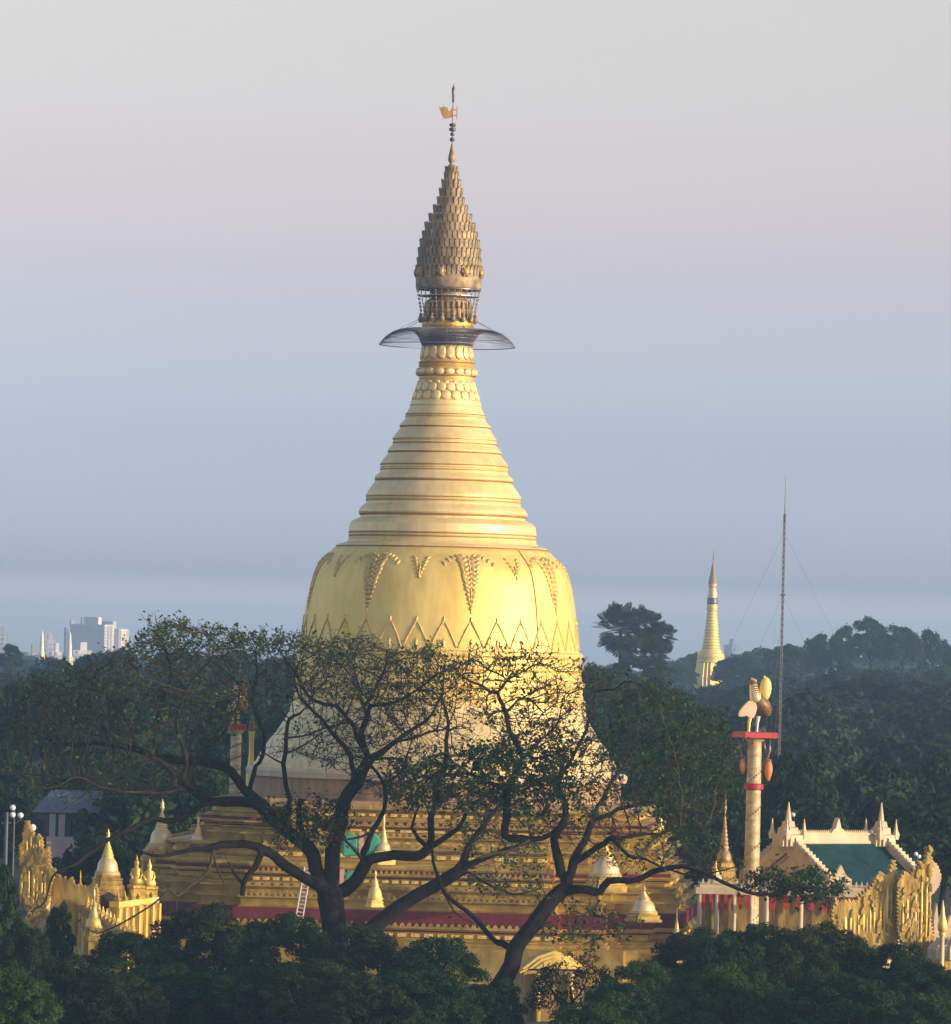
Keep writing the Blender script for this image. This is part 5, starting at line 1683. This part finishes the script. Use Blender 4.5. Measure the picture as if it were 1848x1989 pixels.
def rain_tree(name, label, Y, limbs, envelope, natt, depth, leaf_fn, leaf_mat, seed, group, kill=.75, leaf=.17, per=3, twig_p=.9, twig_len=(.5, 1.25), env_d=1.0):
    rg = np.random.default_rng(seed)
    s = S(Y)
    pos, par, rtr = [], [], []
    for li, (pts, d0, d1, r0, r1) in enumerate(limbs):
        m = len(pts)
        w3 = np.array([list(P(x, y, Y + d0 + (d1 - d0) * i / (m - 1))) for i, (x, y) in enumerate(pts)])
        L = np.sum(np.linalg.norm(np.diff(w3, axis=0), axis=1))
        n = max(3, int(L / .7))
        c = catmull(w3, n)
        if li == 0:
            start = -1; k0 = 0
            par.append(-1); pos.append(c[0]); rtr.append(r0 * s); prev = 0; k0 = 1
        else:
            A = np.array(pos)
            j = int(np.argmin(np.linalg.norm((A - c[0]) * np.array([1, .35, 1]), axis=1)))
            # bend the first stretch on to the parent node
            off = A[j] - c[0]
            fade = np.clip(1 - np.arange(n) / max(3, n * .35), 0, 1)[:, None]
            c = c + off * fade
            wob = rg.normal(size=(n, 3)) * .13
            wob[1:-1] = (wob[:-2] + wob[1:-1] * 1.4 + wob[2:]) / 2.4
            wob[:2] = 0
            c = c + wob
            prev = j; k0 = 1
        for k in range(k0, n):
            f = k / (n - 1)
            pos.append(c[k]); par.append(prev); rtr.append((r0 + (r1 - r0) * f) * s * .8 * rg.uniform(.88, 1.14))
            prev = len(pos) - 1
    ntr = len(pos)
    # attractors
    att = []
    if envelope:
        for (poly, na, dsc) in envelope:
            poly = np.array(poly, float)
            lo, hi = poly.min(0), poly.max(0)
            got = 0
            cx = (lo[0] + hi[0]) / 2; hw = (hi[0] - lo[0]) / 2
            while got < na:
                q = lo + (hi - lo) * rg.random((na * 2, 2))
                inside = np.zeros(len(q), bool)
                j = len(poly) - 1
                for i in range(len(poly)):
                    xi, yi = poly[i]; xj, yj = poly[j]
                    cond = ((yi > q[:, 1]) != (yj > q[:, 1])) & (q[:, 0] < (xj - xi) * (q[:, 1] - yi) / (yj - yi + 1e-9) + xi)
                    inside ^= cond
                    j = i
                q = q[inside][:na - got]
                for x, y in q:
                    dd = dsc * math.sqrt(max(.08, 1 - ((x - cx) / hw) ** 2))
                    att.append(list(P(x, y, Y + rg.uniform(-dd, dd))))
                got += len(q)
    att = np.array(att)
    D = .62
    alive = np.ones(len(att), bool)
    bd = np.full(len(att), 1e9); bi = np.zeros(len(att), int)
    def upd(i0):
        A = np.array(pos[i0:])
        for c0 in range(0, len(A), 400):
            blk = A[c0:c0 + 400]
            d = np.linalg.norm(att[:, None, :] - blk[None], axis=2)
            j = d.argmin(1); dm = d[np.arange(len(att)), j]
            b = dm < bd
            bd[b] = dm[b]; bi[b] = i0 + c0 + j[b]
    upd(0)
    seen = set()
    for it in range(110):
        act = alive & (bd < 16)
        if not act.any(): break
        idx = np.nonzero(act)[0]
        A = np.array(pos)
        dv = att[idx] - A[bi[idx]]
        dv /= np.linalg.norm(dv, axis=1, keepdims=True) + 1e-9
        acc = {}
        for q, nidx in enumerate(bi[idx]):
            if nidx in acc: acc[nidx] += dv[q]
            else: acc[nidx] = dv[q].copy()
        i0 = len(pos)
        for nidx, v in acc.items():
            l = np.linalg.norm(v)
            if l < .15: continue
            v = v / l
            pp = par[nidx]
            if pp >= 0:
                g0 = pos[nidx] - pos[pp]; g0 = g0 / (np.linalg.norm(g0) + 1e-9)
                v = v * .8 + g0 * .35
            v = v + rg.normal(size=3) * .16
            v /= np.linalg.norm(v)
            np_ = pos[nidx] + v * D
            key = tuple(np.round(np_ / .25).astype(int))
            if key in seen: continue
            seen.add(key)
            pos.append(np_); par.append(int(nidx)); rtr.append(0)
        if len(pos) == i0: break
        upd(i0)
        alive &= bd > kill
        if len(pos) > 26000: break
    N = len(pos)
    A = np.array(pos)
    par = np.array(par)
    kids = [[] for _ in range(N)]
    for i in range(N):
        if par[i] >= 0: kids[par[i]].append(i)
    rad = np.zeros(N)
    order = range(N - 1, -1, -1)
    e = 2.12
    acc = np.zeros(N)
    for i in order:
        r = .026 if not kids[i] else acc[i] ** (1 / e)
        if i < ntr: r = max(rtr[i], min(r, rtr[i] * 1.3))
        rad[i] = r
        if par[i] >= 0: acc[par[i]] += r ** e
    root = A[0]
    z0 = gh(root[0], root[1])
    t = thing(name, label, 'tree', (root[0], root[1], z0), group)
    big, med = MB(), MB()
    stack = [(0, -1)]
    while stack:
        i, p = stack.pop()
        ch = [i] if p < 0 else [p, i]
        cur = i
        while True:
            ks = kids[cur]
            if not ks: break
            ks = sorted(ks, key=lambda k: -rad[k])
            for k in ks[1:]: stack.append((k, cur))
            cur = ks[0]; ch.append(cur)
        r = rad[ch].copy()
        if p >= 0: r[0] = min(rad[p], r[1] * 1.15)
        sides = 10 if r.max() > .35 else (6 if r.max() > .1 else 3)
        (big if r.max() > .22 else med).tube([tuple(A[k]) for k in ch], list(r), sides, False)
    # down to the ground
    big.tube([(root[0], root[1], z0 - .2), tuple(root)], [rad[0] * 1.35, rad[0]], 10, False)
    big.build('trunk', BARK, t, smooth=True)
    # fine twigs
    pxy = project(A)
    tips = []
    tv, tf = [], []
    nv = 0
    for i in range(N):
        if i < ntr and rad[i] > .14: continue
        if rad[i] > .12 or rg.random() > twig_p: continue
        pd = A[i] - A[par[i]]; pd /= np.linalg.norm(pd) + 1e-9
        for q in range(2 if rad[i] < .06 else 1):
            v = pd * .7 + rg.normal(size=3) * .6 + np.array([0, 0, .25])
            v /= np.linalg.norm(v)
            ln = rg.uniform(*twig_len)
            mid = A[i] + v * ln * .5
            v2 = v + rg.normal(size=3) * .35 + np.array([0, 0, .15]); v2 /= np.linalg.norm(v2)
            end = mid + v2 * ln * .5
            med.tube([tuple(A[i]), tuple(mid), tuple(end)], [.027, .022, .015], 3, False)
            tips.append((i, mid, end))
    med.build('branches', TWIG, t, smooth=True)
    # leaves
    C = []
    for (i, mid, end) in tips:
        p = leaf_fn(pxy[i][0], pxy[i][1])
        if p <= 0: continue
        k = rg.poisson(per * p)
        for _ in range(k):
            f = rg.random()
            C.append(mid * (1 - f) + end * f + rg.normal(size=3) * .22)
    if C:
        C = np.array(C)
        nm = rg.normal(size=(len(C), 3)) * .7 + np.array([0, 0, .9]); nm /= np.linalg.norm(nm, axis=1, keepdims=True)
        v, f = leaf_quads(C, nm, leaf, rg, .55)
        me = mesh_np('foliage', v, f, leaf_mat)
        o = bpy.data.objects.new('foliage', me); link(o)
        o.parent = t
        o.location = (-root[0], -root[1], -z0)
    open('/tmp/rt.txt','a').write(' '.join(map(str,(name, 'nodes', N, 'traced', ntr, 'twigs', len(tips), 'leaves', len(C))))+'\n')
    return t

def ell(lst, base):
    def f(x, y):
        p = base
        for (cx, cy, rx, ry, w) in lst:
            d = ((x - cx) / rx) ** 2 + ((y - cy) / ry) ** 2
            if d < 1: p = max(p, w * min(1, (1 - d) * 2.2))
        return p
    return f

L_limbs = [
    ([(655, 1880), (652, 1830), (648, 1785), (642, 1745), (642, 1722)], 0, 0, 30, 24),
    ([(638, 1735), (601, 1712), (557, 1683), (528, 1655), (490, 1643), (437, 1641), (400, 1652), (360, 1657), (318, 1660), (280, 1655)], 0, -5, 15, 3),
    ([(515, 1648), (500, 1683), (478, 1708), (472, 1746)], -3, -3, 9, 6),
    ([(470, 1708), (455, 1692), (440, 1672)], -3, -2, 6, 2),
    ([(418, 1648), (421, 1690), (437, 1725)], -4, -5, 4, 1.2),
    ([(418, 1648), (402, 1696), (349, 1740), (320, 1734), (247, 1789), (204, 1810), (163, 1806)], -4, -9, 4, 1),
    ([(349, 1740), (342, 1768)], -5, -5, 2, 1),
    ([(632, 1722), (622, 1690), (606, 1655), (565, 1620), (524, 1583), (491, 1547), (466, 1517), (434, 1490), (366, 1479), (299, 1468), (259, 1457), (233, 1446), (183, 1445), (143, 1447), (100, 1438), (60, 1422)], 1, 4, 17, 2),
    ([(505, 1562), (482, 1558), (416, 1557), (386, 1544), (349, 1515), (320, 1488), (299, 1472)], 2, -3, 12, 6),
    ([(440, 1558), (399, 1562), (349, 1592), (293, 1592), (253, 1608), (200, 1645), (160, 1670), (131, 1679), (99, 1708), (87, 1749), (58, 1772)], -1, -9, 8, 1.5),
    ([(299, 1478), (233, 1502), (160, 1511), (100, 1510), (33, 1505), (-20, 1512)], -3, -8, 5, 1.2),
    ([(366, 1532), (299, 1538), (233, 1538), (200, 1528), (160, 1548), (120, 1575)], -2, -7, 4, 1),
    ([(200, 1528), (150, 1512), (95, 1530), (30, 1512)], -5, -9, 2, .8),
    ([(392, 1482), (396, 1455), (412, 1435), (436, 1405), (456, 1366), (462, 1330)], 3, 6, 5, 1.5),
    ([(400, 1452), (418, 1440), (438, 1415), (452, 1380), (440, 1350)], 3, 1, 4, 1.5),
    ([(259, 1457), (253, 1425), (246, 1399), (225, 1370), (200, 1340)], 2, 6, 5, 1.5),
    ([(299, 1468), (290, 1420), (310, 1370), (330, 1320), (322, 1270), (318, 1240)], 2, 5, 6, 2),
    ([(349, 1515), (352, 1460), (340, 1400), (360, 1340), (400, 1290), (420, 1250)], -1, -5, 5, 1.8),
    ([(233, 1446), (200, 1410), (160, 1385), (110, 1350), (80, 1330)], 3, -4, 4, 1.2),
    ([(483, 1540), (492, 1500), (508, 1470), (512, 1430), (500, 1400), (490, 1360), (500, 1310), (490, 1260)], 3, 6, 6, 1.6),
    ([(642, 1728), (645, 1690), (650, 1640), (662, 1596), (671, 1550), (694, 1517), (716, 1482)], 0, 0, 19, 12),
    ([(716, 1482), (697, 1437), (681, 1407), (658, 1380), (634, 1367), (600, 1350), (580, 1320)], 0, 4, 7, 2),
    ([(716, 1482), (704, 1440), (702, 1425), (714, 1393), (719, 1372), (758, 1368), (788, 1354), (830, 1330)], 0, -4, 8, 2),
    ([(716, 1482), (746, 1458), (771, 1442), (808, 1407), (841, 1377), (860, 1345)], 0, 5, 8, 2),
    ([(771, 1442), (810, 1432), (850, 1415), (890, 1410)], 1, -3, 3, 1.2),
    ([(716, 1482), (760, 1475), (783, 1477), (803, 1500), (812, 1525)], 0, -3, 4, 1.5),
    ([(700, 1512), (686, 1495), (680, 1468), (656, 1430), (629, 1400), (604, 1375), (585, 1350)], 0, -5, 8, 2),
    ([(714, 1392), (700, 1350), (690, 1310), (675, 1270)], 0, 2, 4, 1.2),
    ([(719, 1372), (740, 1330), (752, 1295), (748, 1265)], 0, -2, 4, 1.2),
    ([(581, 1560), (585, 1530), (565, 1513), (551, 1487), (556, 1452), (561, 1408), (568, 1395), (585, 1386)], 1, -2, 7, 3),
    ([(556, 1460), (590, 1450), (620, 1425), (660, 1405)], -1, -4, 3, 1),
    ([(556, 1445), (600, 1430), (640, 1410), (700, 1402)], -1, -1, 2.6, 1),
    ([(551, 1487), (520, 1470), (505, 1455)], -1, 2, 3, 1.2),
    ([(600, 1640), (585, 1600), (582, 1580), (581, 1558)], 1, 1, 8, 7),
    ([(640, 1742), (660, 1730), (688, 1712), (708, 1684), (723, 1669), (767, 1662), (810, 1660), (834, 1640), (838, 1596), (845, 1560), (864, 1486), (867, 1443), (870, 1407), (860, 1370)], 0, 3, 17, 3),
    ([(834, 1640), (883, 1611), (915, 1573), (950, 1540), (985, 1520)], 1, -3, 7, 2),
    ([(822, 1640), (803, 1620), (800, 1597), (812, 1576), (800, 1556)], 1, 3, 6, 2),
    ([(708, 1684), (700, 1660), (684, 1640), (665, 1625)], 0, -3, 6, 2),
    ([(706, 1668), (712, 1640), (724, 1611), (743, 1573), (742, 1523), (727, 1486)], 0, 2, 9, 4),
    ([(724, 1611), (700, 1625), (672, 1632), (655, 1628)], 0, -2, 4, 1.5),
    ([(742, 1530), (770, 1510), (785, 1480), (800, 1440)], 1, 4, 4, 1.2),
]
L_env = [
    ([(10, 1480), (5, 1400), (60, 1312), (180, 1288), (270, 1240), (295, 1208), (360, 1210), (430, 1222), (520, 1236), (545, 1272), (520, 1350), (470, 1400), (400, 1430), (300, 1440), (200, 1440), (100, 1430)], 2300, 10),
    ([(500, 1260), (560, 1222), (600, 1248), (700, 1238), (760, 1258), (850, 1258), (900, 1290), (900, 1370), (860, 1400), (780, 1400), (700, 1370), (620, 1350), (560, 1370), (520, 1400)], 2000, 8),
    ([(40, 1440), (250, 1460), (420, 1500), (380, 1540), (200, 1560), (60, 1540)], 300, 8),
    ([(600, 1400), (700, 1380), (820, 1400), (840, 1480), (740, 1560), (620, 1480)], 600, 5),
    ([(560, 1360), (700, 1330), (860, 1340), (940, 1400), (900, 1490), (760, 1500), (620, 1490), (560, 1470)], 700, 7),
    ([(500, 1570), (650, 1560), (690, 1600), (660, 1650), (560, 1640)], 240, 3),
]
L_leaf = ell([(470, 1245, 110, 36, 1.5), (320, 1235, 70, 38, 1.2), (590, 1605, 110, 60, 3.2), (120, 1330, 140, 60, .7), (300, 1330, 150, 90, .5), (640, 1265, 110, 40, .9), (840, 1300, 70, 50, 1.0), (780, 1320, 120, 60, .9), (730, 1400, 120, 60, .4), (360, 1400, 160, 80, .5), (90, 1390, 90, 60, .5)], .22)
rain_tree('rain_tree', 'wide nearly bare rain tree with forked dark trunk left of centre', 508, L_limbs, L_env, 0, 0, L_leaf, LEAF_BROWN, 5, 'bare rain trees in front of the great stupa', per=2.4, leaf=.19)

R_limbs = [
    ([(925, 1990), (945, 1955), (962, 1930), (993, 1879), (1003, 1840), (1036, 1798), (1069, 1752), (1101, 1722)], -1, 0, 27, 15),
    ([(1095, 1728), (1128, 1726), (1160, 1730), (1185, 1711), (1231, 1708), (1258, 1696), (1290, 1690), (1312, 1684), (1366, 1698), (1420, 1719), (1470, 1735), (1540, 1728), (1610, 1722)], 0, -6, 11, 2),
    ([(1160, 1730), (1162, 1750), (1170, 1775)], 0, -1, 3, 1),
    ([(1101, 1722), (1100, 1703), (1088, 1690), (1081, 1649), (1088, 1622), (1098, 1595), (1096, 1560), (1080, 1530), (1092, 1500), (1097, 1470)], 0, 2, 13, 4),
    ([(1104, 1705), (1123, 1671), (1136, 1636), (1150, 1596), (1177, 1585), (1204, 1572), (1250, 1560), (1300, 1530)], 0, 5, 10, 2.5),
    ([(1118, 1680), (1150, 1660), (1177, 1638), (1190, 1626), (1231, 1625), (1271, 1620), (1310, 1608), (1370, 1600)], 0, -4, 8, 1.6),
    ([(1190, 1626), (1217, 1655), (1244, 1668), (1280, 1687), (1340, 1700), (1400, 1712)], -2, -5, 5, 1.4),
    ([(1280, 1687), (1290, 1660), (1310, 1640), (1306, 1610)], -3, -2, 3, 1),
    ([(1244, 1668), (1262, 1640), (1300, 1600), (1350, 1560)], -2, 2, 3, 1.2),
    ([(1003, 1845), (975, 1835), (962, 1829), (927, 1788), (883, 1750), (860, 1718), (845, 1684), (838, 1660)], 0, 3, 9, 4),
    ([(1096, 1600), (1060, 1625), (1015, 1640), (970, 1657), (933, 1669)], 1, -2, 6, 3),
    ([(1040, 1632), (990, 1625), (985, 1582), (990, 1530), (1016, 1472), (993, 1431), (984, 1384), (966, 1346)], 0, 0, 9, 4),
    ([(966, 1346), (989, 1323), (1024, 1300), (1050, 1278)], 0, 3, 3, 1.2),
    ([(966, 1346), (943, 1343), (914, 1329), (890, 1310)], 0, -3, 3, 1.2),
    ([(984, 1384), (1010, 1361), (1039, 1364), (1060, 1384), (1080, 1360)], 0, 4, 3, 1.2),
    ([(1092, 1500), (1120, 1460), (1140, 1410), (1150, 1360), (1140, 1310)], 2, 5, 4, 1.4),
    ([(1150, 1596), (1180, 1540), (1220, 1480), (1240, 1420), (1250, 1360)], 2, 6, 5, 1.5),
    ([(1016, 1472), (1050, 1440), (1085, 1400), (1100, 1340)], 0, 5, 4, 1.4),
    ([(990, 1530), (940, 1510), (900, 1500), (840, 1510), (790, 1530)], 0, -4, 5, 1.5),
    ([(1250, 1560), (1300, 1500), (1340, 1450), (1370, 1410)], 5, 8, 4, 1.3),
    ([(900, 1500), (880, 1540), (850, 1570)], -3, -4, 2.5, 1),
    ([(1366, 1698), (1400, 1690), (1440, 1680)], -5, -6, 2, 1),
]
R_env = [
    ([(860, 1290), (930, 1258), (1000, 1264), (1060, 1250), (1110, 1280), (1110, 1380), (1060, 1420), (960, 1420), (900, 1380)], 1200, 6),
    ([(1110, 1288), (1180, 1302), (1300, 1335), (1400, 1392), (1436, 1450), (1430, 1540), (1390, 1600), (1300, 1600), (1200, 1560), (1160, 1540), (1110, 1450)], 1100, 9),
    ([(760, 1570), (750, 1500), (850, 1470), (960, 1450), (1080, 1440), (1120, 1500), (1100, 1580), (1000, 1590), (900, 1560)], 1200, 5),
    ([(940, 1340), (1120, 1330), (1200, 1440), (1180, 1560), (1050, 1560), (960, 1480)], 600, 6),
    ([(1440, 1710), (1500, 1690), (1620, 1700), (1660, 1730), (1600, 1760), (1500, 1750)], 170, 3),
    ([(1050, 1590), (1200, 1590), (1400, 1610), (1430, 1690), (1300, 1690), (1150, 1680)], 200, 4),
    ([(1020, 1740), (1180, 1760), (1240, 1800), (1150, 1850), (1060, 1830)], 120, 3),
]
R_leaf = ell([(1310, 1460, 170, 170, .5), (960, 1500, 190, 70, 1.5), (820, 1530, 90, 50, 1.5), (1060, 1480, 90, 80, 1.2), (1550, 1725, 130, 45, 2.4), (1100, 1570, 120, 50, 1.2), (1140, 1800, 120, 60, .8), (1300, 1650, 150, 50, .5)], .14)
rain_tree('rain_tree', 'leafier rain tree with thick leaning trunk right of centre', 500, R_limbs, R_env, 0, 0, R_leaf, LEAF_MID, 8, 'bare rain trees in front of the great stupa', per=4.2, leaf=.21)

G_limbs = [
    ([(690, 1850), (712, 1815), (738, 1791), (796, 1748), (854, 1716), (892, 1692)], 0, 0, 19, 14),
    ([(892, 1692), (909, 1654), (921, 1625), (956, 1585), (980, 1550), (975, 1510)], 0, 2, 10, 2.5),
    ([(892, 1692), (932, 1669), (970, 1657), (1000, 1645), (1030, 1640)], 0, -2, 9, 3),
    ([(892, 1692), (920, 1700), (960, 1720), (1000, 1735), (1050, 1730)], 0, -3, 5, 1.5),
    ([(921, 1625), (940, 1600), (945, 1570), (930, 1540)], 1, 3, 4, 1.4),
    ([(854, 1716), (880, 1760), (910, 1790)], 0, -2, 4, 1.2),
]
G_env = [([(860, 1600), (900, 1540), (1000, 1530), (1080, 1600), (1060, 1740), (960, 1760), (900, 1720)], 260, 4)]
rain_tree('rain_tree', 'grey slanting tree between the two big rain trees, trunk leaning right', 522, G_limbs, G_env, 0, 0, ell([(960, 1640, 130, 100, .8), (950, 1750, 100, 40, .8)], .4), LEAF_MID, 9, 'bare rain trees in front of the great stupa', per=2.5, leaf=.2)

# ------------------------------------------------------------------ air
HAZE_DENSITY = 0.000135
mb = MB(); mb.box((0, 8300, 74.0), 8000, 8500, 76.0)
hm = bpy.data.materials.new('haze'); hm.use_nodes = True
nt = hm.node_tree
for n in list(nt.nodes): nt.nodes.remove(n)
ho = nt.nodes.new('ShaderNodeOutputMaterial'); hv = nt.nodes.new('ShaderNodeVolumePrincipled')
hv.inputs['Color'].default_value = (0.40, 0.70, 1.0, 1)
hv.inputs['Density'].default_value = HAZE_DENSITY
hv.inputs['Anisotropy'].default_value = 0.2
nt.links.new(hv.outputs[0], ho.inputs['Volume'])
hz_o = mb.build('haze', hm)
tag(hz_o, kind='stuff')
